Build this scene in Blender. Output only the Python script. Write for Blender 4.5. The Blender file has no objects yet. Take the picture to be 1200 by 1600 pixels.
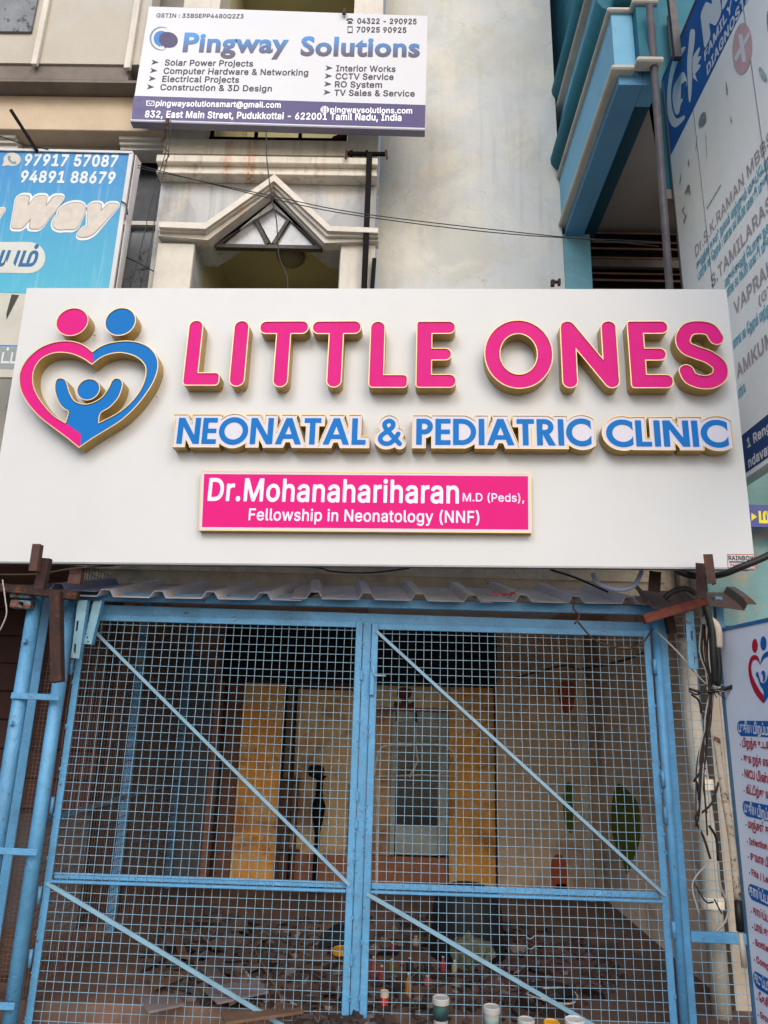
import bpy, bmesh, math, random
import numpy as np
from mathutils import Vector, Matrix
from mathutils.geometry import tessellate_polygon
rnd = random.Random(7)
S = bpy.context.scene
COL = S.collection
# ---------------------------------------------------------------- camera, sky, sun, exposure
F, CX, CY = 1134.0, 600.0, 800.0
CAM = np.array([0.0, -4.6, 1.65])
_Z = np.array([115.0, -4000.0, F]); _Z /= np.linalg.norm(_Z)
_N = np.array([13.0, 0.0, F]); _N[1] = -(_Z[0]*_N[0] + _Z[2]*_N[2])/_Z[1]; _N /= np.linalg.norm(_N)
_X = np.cross(_N, _Z)
if _X[0] < 0: _X = -_X
M = np.column_stack([_X, _N, _Z])          # world -> (right, down, forward)
cd = bpy.data.cameras.new('camera'); cam = bpy.data.objects.new('camera', cd); COL.objects.link(cam)
cd.sensor_fit = 'VERTICAL'; cd.sensor_height = 36.0; cd.sensor_width = 27.0
cd.lens = F/1600.0*36.0; cd.clip_start = 0.05; cd.clip_end = 500
R = Matrix((M[0], -M[1], -M[2])).transposed()
cam.matrix_world = Matrix.Translation(Vector(CAM)) @ R.to_4x4()
S.camera = cam
EL, AZ = math.radians(37), math.radians(-22)      # the sun stands in front of the facade, a little to the left
W = bpy.data.worlds.new('World'); S.world = W; W.use_nodes = True
nt = W.node_tree; nt.nodes.clear()
sky = nt.nodes.new('ShaderNodeTexSky'); sky.sky_type = 'NISHITA'; sky.sun_disc = False
sky.sun_elevation = EL; sky.sun_rotation = math.pi + AZ
sky.air_density = 1.0; sky.dust_density = 3.0; sky.ozone_density = 1.0
bg = nt.nodes.new('ShaderNodeBackground'); bg.inputs[1].default_value = 0.15
wo = nt.nodes.new('ShaderNodeOutputWorld')
nt.links.new(sky.outputs[0], bg.inputs[0]); nt.links.new(bg.outputs[0], wo.inputs[0])
sl = bpy.data.lights.new('sun', 'SUN'); sl.energy = 0.95; sl.angle = math.radians(24); sl.color = (1, .99, .975)
so = bpy.data.objects.new('sun', sl); COL.objects.link(so)
sd = Vector((math.sin(AZ)*math.cos(EL), -math.cos(AZ)*math.cos(EL), math.sin(EL)))
so.rotation_euler = sd.to_track_quat('Z', 'Y').to_euler(); so.location = (0, -6, 12)
S.view_settings.view_transform = 'Standard'; S.view_settings.look = 'None'
S.view_settings.gamma = 1.0; S.view_settings.use_curve_mapping = False
S.view_settings.exposure = 0.52
S.render.engine = 'CYCLES'
S.cycles.max_bounces = 8; S.cycles.diffuse_bounces = 5
# ---------------------------------------------------------------- geometry helpers
def ray(px, py): return M.T @ np.array([px-CX, py-CY, F])
def hit(px, py, p0, n):
    d = ray(px, py); n = np.array(n, float)
    return CAM + d*(np.dot(np.array(p0, float)-CAM, n)/np.dot(d, n))
def at(px, py, Y): return hit(px, py, (0, Y, 0), (0, 1, 0))
def atx(px, py, X): return hit(px, py, (X, 0, 0), (1, 0, 0))
def atz(px, py, Z): return hit(px, py, (0, 0, Z), (0, 0, 1))
def V(a): return Vector((float(a[0]), float(a[1]), float(a[2])))

def thing(name, label, cat, loc=(0, 0, 0), group=None):
    o = bpy.data.objects.new(name, None); o.empty_display_size = .1
    COL.objects.link(o); o.location = V(loc)
    o['label'] = label; o['category'] = cat
    if group: o['group'] = group
    return o
def tag(o, label, cat, group=None):
    o['label'] = label; o['category'] = cat
    if group: o['group'] = group
    return o
def wloc(o):
    v = Vector((0, 0, 0))
    while o is not None: v += o.location; o = o.parent
    return v
def link(me, name, parent=None, origin=None, label=None, kind=None):
    """mesh given in world coordinates; its own origin goes to its own middle"""
    if not me.vertices: return None
    base = wloc(parent) if parent else Vector((0, 0, 0))
    n = len(me.vertices); co = np.empty(n*3); me.vertices.foreach_get('co', co); co = co.reshape(-1, 3)
    if origin is None:
        lo, hi = co.min(0), co.max(0); origin = Vector(((lo[0]+hi[0])/2, (lo[1]+hi[1])/2, lo[2]))
    else: origin = V(origin)
    me.transform(Matrix.Translation(-origin))
    o = bpy.data.objects.new(name, me); COL.objects.link(o); o.parent = parent
    o.location = origin-base
    if label: o['label'] = label
    if kind: o['kind'] = kind
    return o
class MB:
    def __init__(s): s.v = []; s.f = []; s.sm = False
    def add(s, vs, fs):
        b = len(s.v); s.v += [tuple(map(float, p)) for p in vs]; s.f += [tuple(i+b for i in f) for f in fs]; return s
    def box(s, x0, x1, y0, y1, z0, z1):
        return s.add([(x0,y0,z0),(x1,y0,z0),(x1,y1,z0),(x0,y1,z0),(x0,y0,z1),(x1,y0,z1),(x1,y1,z1),(x0,y1,z1)],
                     [(0,3,2,1),(4,5,6,7),(0,1,5,4),(1,2,6,5),(2,3,7,6),(3,0,4,7)])
    def hexa(s, front, back):           # two matching quads
        return s.add(list(front)+list(back), [(0,1,2,3),(7,6,5,4),(0,4,5,1),(1,5,6,2),(2,6,7,3),(3,7,4,0)])
    def pxbox(s, pts, Y0, Y1):          # quad of photo points on plane Y0, pushed back to Y1
        f = [at(p[0], p[1], Y0) for p in pts]; b = [(q[0], Y1, q[2]) for q in f]
        return s.hexa(f[::-1], b[::-1])
    def prism(s, pts3, d):              # polygon (3d points) extruded by vector d
        n = len(pts3); a = [np.array(p, float) for p in pts3]; b = [p+np.array(d, float) for p in a]
        tri = tessellate_polygon([[V(p) for p in a]])
        fs = [tuple(t) for t in tri]+[tuple(i+n for i in reversed(t)) for t in tri]
        fs += [(i, i+n, (i+1) % n+n, (i+1) % n) for i in range(n)]
        return s.add(a+b, fs)
    def bar(s, a, b, w, h, up=(0, 0, 1)):   # rectangular bar a->b; w across, h along up
        a, b = V(a), V(b); d = (b-a).normalized(); u = Vector(up)
        x = d.cross(u)
        if x.length < 1e-4: x = d.cross(Vector((0, 1, 0)))
        x.normalize(); y = x.cross(d).normalized()
        q = [(-1,-1),(1,-1),(1,1),(-1,1)]
        return s.hexa([a+x*(w/2*i)+y*(h/2*j) for i, j in q], [b+x*(w/2*i)+y*(h/2*j) for i, j in q])
    def tube(s, pts, r, n=8, cap=True):
        pts = [V(p) for p in pts]; vs = []; fs = []; prev = None
        for k, p in enumerate(pts):
            d = (pts[min(k+1, len(pts)-1)]-pts[max(k-1, 0)]).normalized()
            if prev is None:
                x = d.orthogonal().normalized()
            else:
                x = (prev-d*prev.dot(d)).normalized()
            prev = x; y = d.cross(x)
            rr = r[k] if isinstance(r, (list, tuple)) else r
            vs += [p+(x*math.cos(2*math.pi*i/n)+y*math.sin(2*math.pi*i/n))*rr for i in range(n)]
        for k in range(len(pts)-1):
            for i in range(n):
                j = (i+1) % n; fs.append((k*n+i, k*n+j, (k+1)*n+j, (k+1)*n+i))
        if cap: fs += [tuple(reversed(range(n))), tuple(range((len(pts)-1)*n, len(pts)*n))]
        return s.add(vs, fs)
    def lathe(s, prof, c, n=24, axis=None):   # prof (r,z)
        vs = []; fs = []
        for r, z in prof: vs += [(c[0]+r*math.cos(2*math.pi*i/n), c[1]+r*math.sin(2*math.pi*i/n), c[2]+z) for i in range(n)]
        for k in range(len(prof)-1):
            for i in range(n):
                j = (i+1) % n; fs.append((k*n+i, k*n+j, (k+1)*n+j, (k+1)*n+i))
        fs += [tuple(reversed(range(n))), tuple(range((len(prof)-1)*n, len(prof)*n))]
        return s.add(vs, fs)
    def mesh(s, name, m, bev=0, smooth=False):
        me = bpy.data.meshes.new(name); me.from_pydata(s.v, [], s.f); me.update()
        bm = bmesh.new(); bm.from_mesh(me)
        bmesh.ops.recalc_face_normals(bm, faces=bm.faces)
        if bev:
            bmesh.ops.bevel(bm, geom=list(bm.edges), offset=bev, segments=1, affect='EDGES', clamp_overlap=True)
        bm.to_mesh(me); bm.free()
        if smooth:
            for p in me.polygons: p.use_smooth = len(p.vertices) < 7
        me.materials.append(m); return me
    def build(s, name, m, parent=None, bev=0, smooth=False, label=None, kind=None, origin=None):
        if not s.v: return None
        return link(s.mesh(name, m, bev, smooth), name, parent, origin, label, kind)
def smoothline(pts, k=6):
    pts = [np.array(p, float) for p in pts]; P = [2*pts[0]-pts[1]]+pts+[2*pts[-1]-pts[-2]]; out = []
    for i in range(1, len(P)-2):
        for j in range(k):
            t = j/k; a, b, c, d = P[i-1:i+3]
            out.append(.5*(2*b+(c-a)*t+(2*a-5*b+4*c-d)*t*t+(3*b-a-3*c+d)*t**3))
    out.append(pts[-1]); return out
def smoothloop(pts, k=6):
    pts = [np.array(p, float) for p in pts]; n = len(pts); out = []
    for i in range(n):
        a, b, c, d = pts[i-1], pts[i], pts[(i+1) % n], pts[(i+2) % n]
        for j in range(k):
            t = j/k; out.append(.5*(2*b+(c-a)*t+(2*a-5*b+4*c-d)*t*t+(3*b-a-3*c+d)*t**3))
    return out
# ---------------------------------------------------------------- materials
def lin(c):
    return tuple(((x/255)/12.92 if x/255 <= .04045 else ((x/255+.055)/1.055)**2.4) for x in c)+(1,)
class NT:
    def __init__(s, m): s.n = m.node_tree.nodes; s.l = m.node_tree.links
    def new(s, t, **k):
        o = s.n.new(t)
        for a, b in k.items(): setattr(o, a, b)
        return o
    def val(s, sock, v):
        if hasattr(v, 'is_output') or isinstance(v, bpy.types.NodeSocket): s.l.new(v, sock)
        else: sock.default_value = v
    def math(s, op, a, b=0, c=None):
        o = s.new('ShaderNodeMath', operation=op); s.val(o.inputs[0], a); s.val(o.inputs[1], b)
        if c is not None: s.val(o.inputs[2], c)
        return o.outputs[0]
    def noise(s, vec, scale, detail=4, rough=.55, dist=0):
        o = s.new('ShaderNodeTexNoise'); s.l.new(vec, o.inputs['Vector'])
        o.inputs['Scale'].default_value = scale; o.inputs['Detail'].default_value = detail
        o.inputs['Roughness'].default_value = rough; o.inputs['Distortion'].default_value = dist
        return o.outputs['Fac']
    def ramp(s, fac, a, b):            # linear map a..b -> 0..1 clamped
        o = s.new('ShaderNodeMapRange'); s.val(o.inputs[0], fac); o.inputs[1].default_value = a; o.inputs[2].default_value = b
        return o.outputs[0]
    def mix(s, fac, a, b):
        o = s.new('ShaderNodeMix', data_type='RGBA'); s.val(o.inputs['Factor'], fac)
        for k, v in ((6, a), (7, b)):
            if isinstance(v, tuple): o.inputs[k].default_value = v
            else: s.l.new(v, o.inputs[k])
        return o.outputs[2]
    def pos(s, sc=(1, 1, 1), off=(0, 0, 0)):
        g = s.new('ShaderNodeNewGeometry'); m = s.new('ShaderNodeMapping'); s.l.new(g.outputs['Position'], m.inputs[0])
        m.inputs['Scale'].default_value = sc; m.inputs['Location'].default_value = off; return m.outputs[0]
_mc = {}
BRIGHT = {'beige_room_paint', 'side_room_paint', 'brown_room_paint', 'dark_grey_room_paint', 'ochre_boards', 'streaky_ochre_board', 'beige_panel', 'brown_ceiling', 'pale_header', 'header_rail', 'cream_side_panel',
          'lower_brown_panel', 'grey_door_paint', 'painted_leaf_green', 'painted_orange', 'cream_pvc', 'grey_pvc', 'left_wall_brown', 'dark_sheet', 'strip_paint', 'pale_reflection', 'dirty_concrete', 'weathered_white_vinyl', 'royal_blue_vinyl', 'board_white_print', 'olive_interior_paint', 'white_print', 'pale_pink_lettering', 'poster_vinyl', 'soffit_concrete', 'pillar_plaster'}
def mat(name, col=(128, 128, 128), rough=.7, metal=0, var=.12, vs=3.0, dirt=0, dirtcol=(70, 62, 52), streak=0, streakcol=(80, 74, 66),
        crack=0, rust=0, rusts=18, bump=.15, bs=60, spec=.4, patches=None, coat=0, bandz=None, fine=0, hook=None):
    if name in _mc: return _mc[name]
    m = bpy.data.materials.new(name); m.use_nodes = True; N = NT(m); b = N.n['Principled BSDF']
    c = lin(col) if len(col) == 3 else col
    if name not in BRIGHT: c = tuple(v*.80 for v in c[:3])+(1,)
    p = N.pos()
    cur = c
    if var:
        n1 = N.noise(p, vs, 6, .6, .3); f = N.ramp(n1, .32, .68)
        lo = tuple(x*(1-var) for x in c[:3])+(1,); hi = tuple(min(1, x*(1+var*.6)) for x in c[:3])+(1,)
        cur = N.mix(f, lo, hi)
    if patches:
        for pc, sc, th, amt in patches:
            n = N.noise(N.pos((1, 1, 1), (sc*3.1, 1.7, sc)), sc, 7, .65, .6)
            cur = N.mix(N.math('MULTIPLY', N.ramp(n, th, th+.12), amt), cur, lin(pc))
    if fine:
        n = N.noise(p, 220, 3, .7); cur = N.mix(N.math('MULTIPLY', N.ramp(n, .4, .7), fine), cur, tuple(x*.55 for x in c[:3])+(1,))
    if streak:
        n = N.noise(N.pos((9, 9, .55)), 1.6, 6, .62, .2); n2 = N.noise(p, 1.1, 3)
        f = N.math('MULTIPLY', N.ramp(n, .5, .78), N.ramp(n2, .35, .7))
        cur = N.mix(N.math('MULTIPLY', f, streak), cur, lin(streakcol))
    if dirt:
        n = N.noise(N.pos((1, 1, 1), (5, 3, 1)), 2.2, 9, .72, .4); cur = N.mix(N.math('MULTIPLY', N.ramp(n, .5, .74), dirt), cur, lin(dirtcol))
    if crack:
        nz = N.new('ShaderNodeTexNoise'); N.l.new(p, nz.inputs['Vector']); nz.inputs['Scale'].default_value = 3; nz.inputs['Detail'].default_value = 6
        ad = N.new('ShaderNodeVectorMath', operation='MULTIPLY_ADD'); N.l.new(nz.outputs['Color'], ad.inputs[0]); ad.inputs[1].default_value = (.45, .45, .45); N.l.new(p, ad.inputs[2])
        vo = N.new('ShaderNodeTexVoronoi', feature='DISTANCE_TO_EDGE'); N.l.new(ad.outputs[0], vo.inputs['Vector']); vo.inputs['Scale'].default_value = 1.7
        k = N.math('SUBTRACT', 1, N.ramp(vo.outputs['Distance'], 0, .006))
        k = N.math('MULTIPLY', k, N.ramp(N.noise(p, .9, 2), .47, .6))
        cur = N.mix(N.math('MULTIPLY', k, crack), cur, lin((95, 92, 88)))
    if rust:
        n = N.noise(p, rusts, 8, .7, .3); r1 = N.mix(N.noise(p, 40, 5, .7), lin((58, 30, 20)), lin((126, 70, 40)))
        cur = N.mix(N.ramp(n, .62-rust*.5, .70-rust*.45), cur, r1)
    if hook: cur = hook(N, cur)
    if isinstance(cur, tuple): b.inputs['Base Color'].default_value = cur
    else: N.l.new(cur, b.inputs['Base Color'])
    rn = N.noise(p, 14, 5, .6); rr = N.new('ShaderNodeMapRange'); N.l.new(rn, rr.inputs[0]); rr.inputs[3].default_value = max(0, rough-.1); rr.inputs[4].default_value = min(1, rough+.12)
    N.l.new(rr.outputs[0], b.inputs['Roughness'])
    b.inputs['Metallic'].default_value = metal; b.inputs['Specular IOR Level'].default_value = spec
    if coat: b.inputs['Coat Weight'].default_value = coat
    if bump:
        bp = N.new('ShaderNodeBump'); bp.inputs['Strength'].default_value = bump; bp.inputs['Distance'].default_value = .01
        N.l.new(N.noise(p, bs, 5, .65), bp.inputs['Height']); N.l.new(bp.outputs[0], b.inputs['Normal'])
    _mc[name] = m; return m
def glassy(name, col, rough=.08, alpha=1):
    m = mat(name, col, rough=rough, var=.3, vs=2, bump=.03, bs=4, spec=.9)
    return m
cream = mat('cream_paint', (232, 227, 216), .75, var=.1, vs=2, dirt=.35, dirtcol=(150, 138, 118), streak=.35, streakcol=(110, 98, 84), bump=.3, bs=40, fine=.1)
def _ruststain(N, cur):
    # rust run-off that hangs from the ledge near x=-1.35
    g = N.new('ShaderNodeNewGeometry'); s = N.new('ShaderNodeSeparateXYZ'); N.l.new(g.outputs['Position'], s.inputs[0])
    out = cur
    for x0, w, a in ((-1.37, .07, 1.0), (-1.56, .06, .75), (-.72, .05, .25)):
        d = N.math('ABSOLUTE', N.math('SUBTRACT', s.outputs[0], x0)); k = N.math('SUBTRACT', 1, N.ramp(d, 0, w))
        n = N.noise(N.pos((16, 16, 1.2)), 2.0, 6, .7); k = N.math('MULTIPLY', k, N.ramp(n, .38, .62))
        out = N.mix(N.math('MULTIPLY', k, a), out, lin((186, 112, 48)))
    return out
cream_ledge = mat('stained_ledge_paint', (236, 228, 212), .8, var=.1, vs=3, dirt=.4, dirtcol=(128, 112, 92), streak=.8, streakcol=(70, 60, 50), bump=.4, bs=40, hook=_ruststain)
def _pedi(N, cur):
    n = N.noise(N.pos((1, 1, 1), (9, 2, 4)), 2.6, 7, .7, .5)
    return N.mix(N.math('MULTIPLY', N.ramp(n, .52, .66), .55), cur, lin((204, 150, 80)))
cream_ped = mat('pediment_paint', (236, 230, 218), .8, var=.08, vs=4, dirt=.45, dirtcol=(150, 134, 112), bump=.4, bs=40, hook=_pedi)
greywall = mat('plastered_wall', (212, 212, 204), .85, var=.08, vs=1.6, patches=[((198, 202, 204), 1.3, .42, .7), ((220, 214, 198), 1.7, .5, .45), ((172, 173, 172), 3.3, .6, .4)],
               crack=.45, streak=.35, streakcol=(130, 126, 116), bump=.35, bs=26, fine=.12)
baywall = mat('bay_wall_plaster', (204, 206, 207), .85, var=.1, vs=2.5, patches=[((150, 152, 154), 2.3, .45, .6), ((206, 196, 176), 3.1, .52, .5)], streak=.7, streakcol=(110, 104, 96), crack=.6, bump=.35, bs=30, fine=.15)
beamwall = mat('beam_band_paint', (212, 192, 166), .8, var=.12, vs=2.2, dirt=.3, dirtcol=(150, 126, 100), bump=.25, bs=30, fine=.12)
parapetm = mat('parapet_paint', (200, 193, 180), .8, var=.07, vs=2, patches=[((182, 184, 182), 1.6, .5, .5)], bump=.3, bs=30, fine=.1)
soffit = mat('soffit_concrete', (120, 112, 104), .9, var=.2, vs=2, dirt=.4, dirtcol=(60, 52, 46), bump=.3)
greyframe = mat('grey_window_surround', (150, 148, 142), .7, var=.15, vs=5, dirt=.3)
olive = mat('olive_interior_paint', (188, 182, 142), .8, var=.12, vs=2, bump=.2)
chaj = mat('dirty_concrete', (222, 208, 184), .9, var=.18, vs=5, dirt=.8, dirtcol=(88, 78, 68), crack=.8, bump=.6, bs=30, fine=.3)
darkglass = mat('tinted_glass', (40, 42, 46), .3, var=.3, vs=2, bump=.04, bs=3, spec=.12)
def _painted_treeref(N, cur):  # painted reflection: dark tree-like blotches mixed into the glass colour
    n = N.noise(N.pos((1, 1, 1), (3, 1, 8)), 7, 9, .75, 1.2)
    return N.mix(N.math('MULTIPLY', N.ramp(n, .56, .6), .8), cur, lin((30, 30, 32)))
mirglass = mat('glass_painted_reflection', (132, 136, 142), .35, var=.25, vs=3, bump=.04, bs=4, spec=.12, hook=_painted_treeref)
rustm = mat('rusty_steel', (82, 58, 52), .8, var=.4, vs=12, rust=.2, bump=.5, bs=90, metal=.1)
rustdark = mat('dark_rusty_steel', (60, 38, 34), .8, var=.4, vs=12, rust=.1, bump=.5, bs=90)
blackm = mat('black_painted_steel', (20, 14, 15), .75, var=.3, vs=9, rust=0, spec=.15, bump=.3)
blue = mat('light_blue_paint', (92, 160, 206), .45, var=.16, vs=7, dirt=.7, dirtcol=(66, 104, 132), rust=.03, rusts=26, bump=.5, bs=45, spec=.5, fine=.2)
blue2 = mat('blue_wire_paint', (130, 170, 194), .45, var=.14, vs=8, dirt=.5, dirtcol=(104, 118, 120), bump=.1, spec=.5)
wirebrown = mat('brown_wire', (118, 88, 74), .6, var=.2, vs=9, bump=.1)
sheetm = mat('galvanised_roof_sheet', (200, 196, 200), .55, var=.15, vs=4, dirt=.8, dirtcol=(128, 112, 100), patches=[((150, 152, 182), 2.1, .5, .6)], bump=.2, metal=.0)
signwhite = mat('sign_panel_white', (216, 218, 219), .42, var=.03, vs=1.2, dirt=.16, dirtcol=(190, 180, 168), bump=.10, bs=2.2, spec=.4, streak=.1, streakcol=(190, 182, 172))
signedge = mat('sign_edge_grey', (122, 124, 124), .5, var=.25, vs=3, patches=[((88, 52, 50), 1.4, .52, .9)])
gold = mat('gold_return', (192, 160, 92), .38, metal=.35, var=.14, vs=9, bump=.06, dirt=.25, dirtcol=(132, 104, 56), spec=.5)
rimm = mat('gold_rim', (226, 196, 140), .35, metal=.3, var=.05, bump=0)
pink = mat('pink_acrylic', (222, 26, 134), .5, var=.05, vs=3, bump=.02, bs=5, spec=.12, dirt=.12, dirtcol=(190, 90, 140))
bluea = mat('blue_acrylic', (14, 118, 200), .5, var=.05, vs=3, bump=.02, bs=5, spec=.12)
lilac = mat('lilac_white_acrylic', (216, 214, 228), .3, var=.02, bump=.02, bs=5)
pinkbox = mat('pink_print', (226, 26, 128), .5, var=.04, bump=.02, bs=5, spec=.12)
printpink = mat('pale_pink_lettering', (250, 214, 238), .4, var=0, bump=0)
# ---------------------------------------------------------------- outlines from distance fields
def cap(x0, y0, x1, y1, r):
    def f(X, Y):
        dx, dy = x1-x0, y1-y0; L = dx*dx+dy*dy or 1e-9; t = np.clip(((X-x0)*dx+(Y-y0)*dy)/L, 0, 1)
        return np.hypot(X-x0-t*dx, Y-y0-t*dy)-r
    return f
def caps(pts, r): return [cap(*pts[i], *pts[i+1], r) for i in range(len(pts)-1)]
def conv(pts):
    a = np.array(pts, float); c = a.mean(0)
    def f(X, Y):
        o = np.full(X.shape, -1e9)
        for i in range(len(a)):
            p, q = a[i], a[(i+1) % len(a)]; n = np.array([q[1]-p[1], p[0]-q[0]]); n = n/np.linalg.norm(n)
            if np.dot(c-p, n) > 0: n = -n
            o = np.maximum(o, (X-p[0])*n[0]+(Y-p[1])*n[1])
        return o
    return f
def ring(cx, cy, r, w, cut=None):     # stroke centre radius r, width w; cut = convex wedge taken away
    def f(X, Y):
        o = np.abs(np.hypot(X-cx, Y-cy)-r)-w/2
        if cut is not None: o = np.maximum(o, cut(X, Y))
        return o
    return f
def ellring(cx, cy, rx, ry, w):
    def f(X, Y):
        k = np.hypot((X-cx)/rx, (Y-cy)/ry); g = np.hypot((X-cx)/rx**2, (Y-cy)/ry**2)/np.maximum(k, 1e-6)
        return np.abs((k-1)/np.maximum(g, 1e-6))-w/2
    return f
def ell(cx, cy, rx, ry):
    def f(X, Y):
        k = np.hypot((X-cx)/rx, (Y-cy)/ry); g = np.hypot((X-cx)/rx**2, (Y-cy)/ry**2)/np.maximum(k, 1e-6)
        return (k-1)/np.maximum(g, 1e-6)
    return f
def polyf(pts):
    a = np.array(pts, float)
    def f(X, Y):
        d = np.full(X.shape, 1e9); ins = np.zeros(X.shape, bool)
        for i in range(len(a)):
            x0, y0 = a[i]; x1, y1 = a[(i+1) % len(a)]
            dx, dy = x1-x0, y1-y0; L = dx*dx+dy*dy
            if L < 1e-14: continue
            t = np.clip(((X-x0)*dx+(Y-y0)*dy)/L, 0, 1); d = np.minimum(d, np.hypot(X-x0-t*dx, Y-y0-t*dy))
            if y1 != y0: ins ^= ((y0 > Y) != (y1 > Y)) & (X < (x1-x0)*(Y-y0)/(y1-y0)+x0)
        return np.where(ins, -d, d)
    return f
def union(fs): return lambda X, Y: np.minimum.reduce([f(X, Y) for f in fs])
def field(fn, bb, res):
    xs = np.arange(bb[0], bb[2]+res, res); ys = np.arange(bb[1], bb[3]+res, res)
    X, Y = np.meshgrid(xs, ys); return xs, ys, fn(X, Y)
def contours(xs, ys, Fv, level=0.0, tol=.0004, minlen=8):
    G = Fv-level; G = np.where(np.abs(G) < 1e-7, 1e-7, G); ny, nx = G.shape; ins = G < 0
    c = ins[:-1, :-1]*1+ins[:-1, 1:]*2+ins[1:, 1:]*4+ins[1:, :-1]*8
    segs = {}
    T = {1:[(3,0)],2:[(0,1)],3:[(3,1)],4:[(1,2)],5:[(3,0),(1,2)],6:[(0,2)],7:[(3,2)],8:[(2,3)],9:[(2,0)],10:[(0,1),(2,3)],11:[(2,1)],12:[(1,3)],13:[(1,0)],14:[(0,3)]}
    def key(j, i, e): return (j, i, 0) if e == 0 else (j, i+1, 1) if e == 1 else (j+1, i, 0) if e == 2 else (j, i, 1)
    J, I = np.nonzero((c > 0) & (c < 15))
    for j, i in zip(J.tolist(), I.tolist()):
        for a, b in T[int(c[j, i])]: segs.setdefault(key(j, i, a), []).append(key(j, i, b))
    def pt(k):
        j, i, h = k
        if h == 0: t = G[j, i]/(G[j, i]-G[j, i+1]); return (xs[i]+t*(xs[1]-xs[0]), ys[j])
        t = G[j, i]/(G[j, i]-G[j+1, i]); return (xs[i], ys[j]+t*(ys[1]-ys[0]))
    loops = []
    while segs:
        s = next(iter(segs)); cur = s; lp = []
        while cur in segs:
            nx_ = segs[cur].pop()
            if not segs[cur]: del segs[cur]
            lp.append(pt(cur)); cur = nx_
            if cur == s: break
        if len(lp) >= minlen: loops.append(simplify(lp, tol))
    return [l for l in loops if len(l) >= 3]
def simplify(lp, tol):
    P = np.array(lp); n = len(P); a = int(np.argmax(np.hypot(*(P-P[0]).T)))
    def dp(i, j):
        st = [(i, j)]; keep = set()
        while st:
            i, j = st.pop()
            if j-i < 2: continue
            p, q = P[i % n], P[j % n]; idx = np.arange(i+1, j) % n; d = q-p; L = np.hypot(*d) or 1e-9
            dist = np.abs(d[0]*(P[idx, 1]-p[1])-d[1]*(P[idx, 0]-p[0]))/L; k = int(np.argmax(dist))
            if dist[k] > tol: keep.add((i+1+k) % n); st += [(i, i+1+k), (i+1+k, j)]
        return keep
    ks = sorted({0, a} | dp(0, a) | dp(a, n)); return [tuple(P[k]) for k in ks]
def fill(mb, loops, fr, d):
    """triangles between the loops (even-odd), so islands and holes both work"""
    from mathutils.geometry import delaunay_2d_cdt
    pts, ed = [], []
    for l in loops:
        b = len(pts); n = len(l); pts += [(float(p[0]), float(p[1])) for p in l]; ed += [(b+i, b+(i+1) % n) for i in range(n)]
    vs, _, fs, *_r = delaunay_2d_cdt([Vector(p)*100 for p in pts], ed, [], 0, 1e-6)
    P = np.array([(v.x/100, v.y/100) for v in vs]); T = np.array([tuple(f) for f in fs]); C_ = P[T].mean(1); ins = np.zeros(len(T), bool)
    for l in loops:
        L = np.array(l, float)
        for i in range(len(L)):
            x0, y0 = L[i]; x1, y1 = L[(i+1) % len(L)]
            if y0 == y1: continue
            ins ^= ((y0 > C_[:, 1]) != (y1 > C_[:, 1])) & (C_[:, 0] < (x1-x0)*(C_[:, 1]-y0)/(y1-y0)+x0)
    mb.add([fr(p[0], p[1], d) for p in P], [tuple(int(k) for k in t) for t in T[ins]])
def walls(mb, loops, fr, d0, d1):
    for l in loops:
        n = len(l); mb.add([fr(p[0], p[1], d0) for p in l]+[fr(p[0], p[1], d1) for p in l], [(i, (i+1) % n, (i+1) % n+n, i+n) for i in range(n)])
def ringface(mb, lo, li, fr, d):    # between outer loops and inner loops
    fill(mb, lo+li, fr, d)
class Frame:
    """a planar board: origin, right, up and outward normal; photo points are read onto it at depth d"""
    def __init__(s, p0, n_out, up=(0, 0, 1)):
        s.o = np.array(p0, float); n = np.array(n_out, float); s.n = n/np.linalg.norm(n)
        r = np.cross(np.array(up, float), s.n); s.r = r/np.linalg.norm(r); s.u = np.cross(s.n, s.r)
    def __call__(s, x, y, d=0): return s.o+s.r*x+s.u*y+s.n*d
    def loc(s, px, py, d=0):
        q = hit(px, py, s.o+s.n*d, s.n)-s.o; return float(q@s.r), float(q@s.u)
def raw(loops_fn, name, m, parent, fr, d, **k):
    mb = MB(); loops_fn(mb); return mb.build(name, m, parent, **k)
def shape(fn, bb, res, fr, d, name, m, parent, level=0, tol=.0006, label=None):
    """flat print cut along an outline"""
    xs, ys, Fv = field(fn, bb, res); lp = contours(xs, ys, Fv, level, tol)
    if not lp: return None
    mb = MB(); fill(mb, lp, fr, d); return mb.build(name, m, parent, label=label)
def flat(pts, fr, d, name, m, parent, px=True, **k):
    P = [fr.loc(*p, d) for p in pts] if px else pts
    mb = MB(); fill(mb, [P], fr, d); return mb.build(name, m, parent, **k)
def slab(pts, fr, d0, d1, name, m, parent, px=True, bev=0, **k):
    P = [fr.loc(*p, d1) for p in pts] if px else pts
    mb = MB(); mb.prism([fr(x, y, d1) for x, y in P], -fr.n*(d1-d0)); return mb.build(name, m, parent, bev=bev, **k)
# lettering
PRE = 'ெேை'
def tamil(s):
    o = []
    for ch in s:
        if ch in PRE and o: o.insert(len(o)-1, ch)
        elif ch == 'ொ' and o: o.insert(len(o)-1, 'ெ'); o.append('ா')
        elif ch == 'ோ' and o: o.insert(len(o)-1, 'ே'); o.append('ா')
        else: o.append(ch)
    return ''.join(o)
_tc = bpy.data.curves.new('lettering_source', 'FONT'); _to = bpy.data.objects.new('lettering_source', _tc); COL.objects.link(_to)

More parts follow.
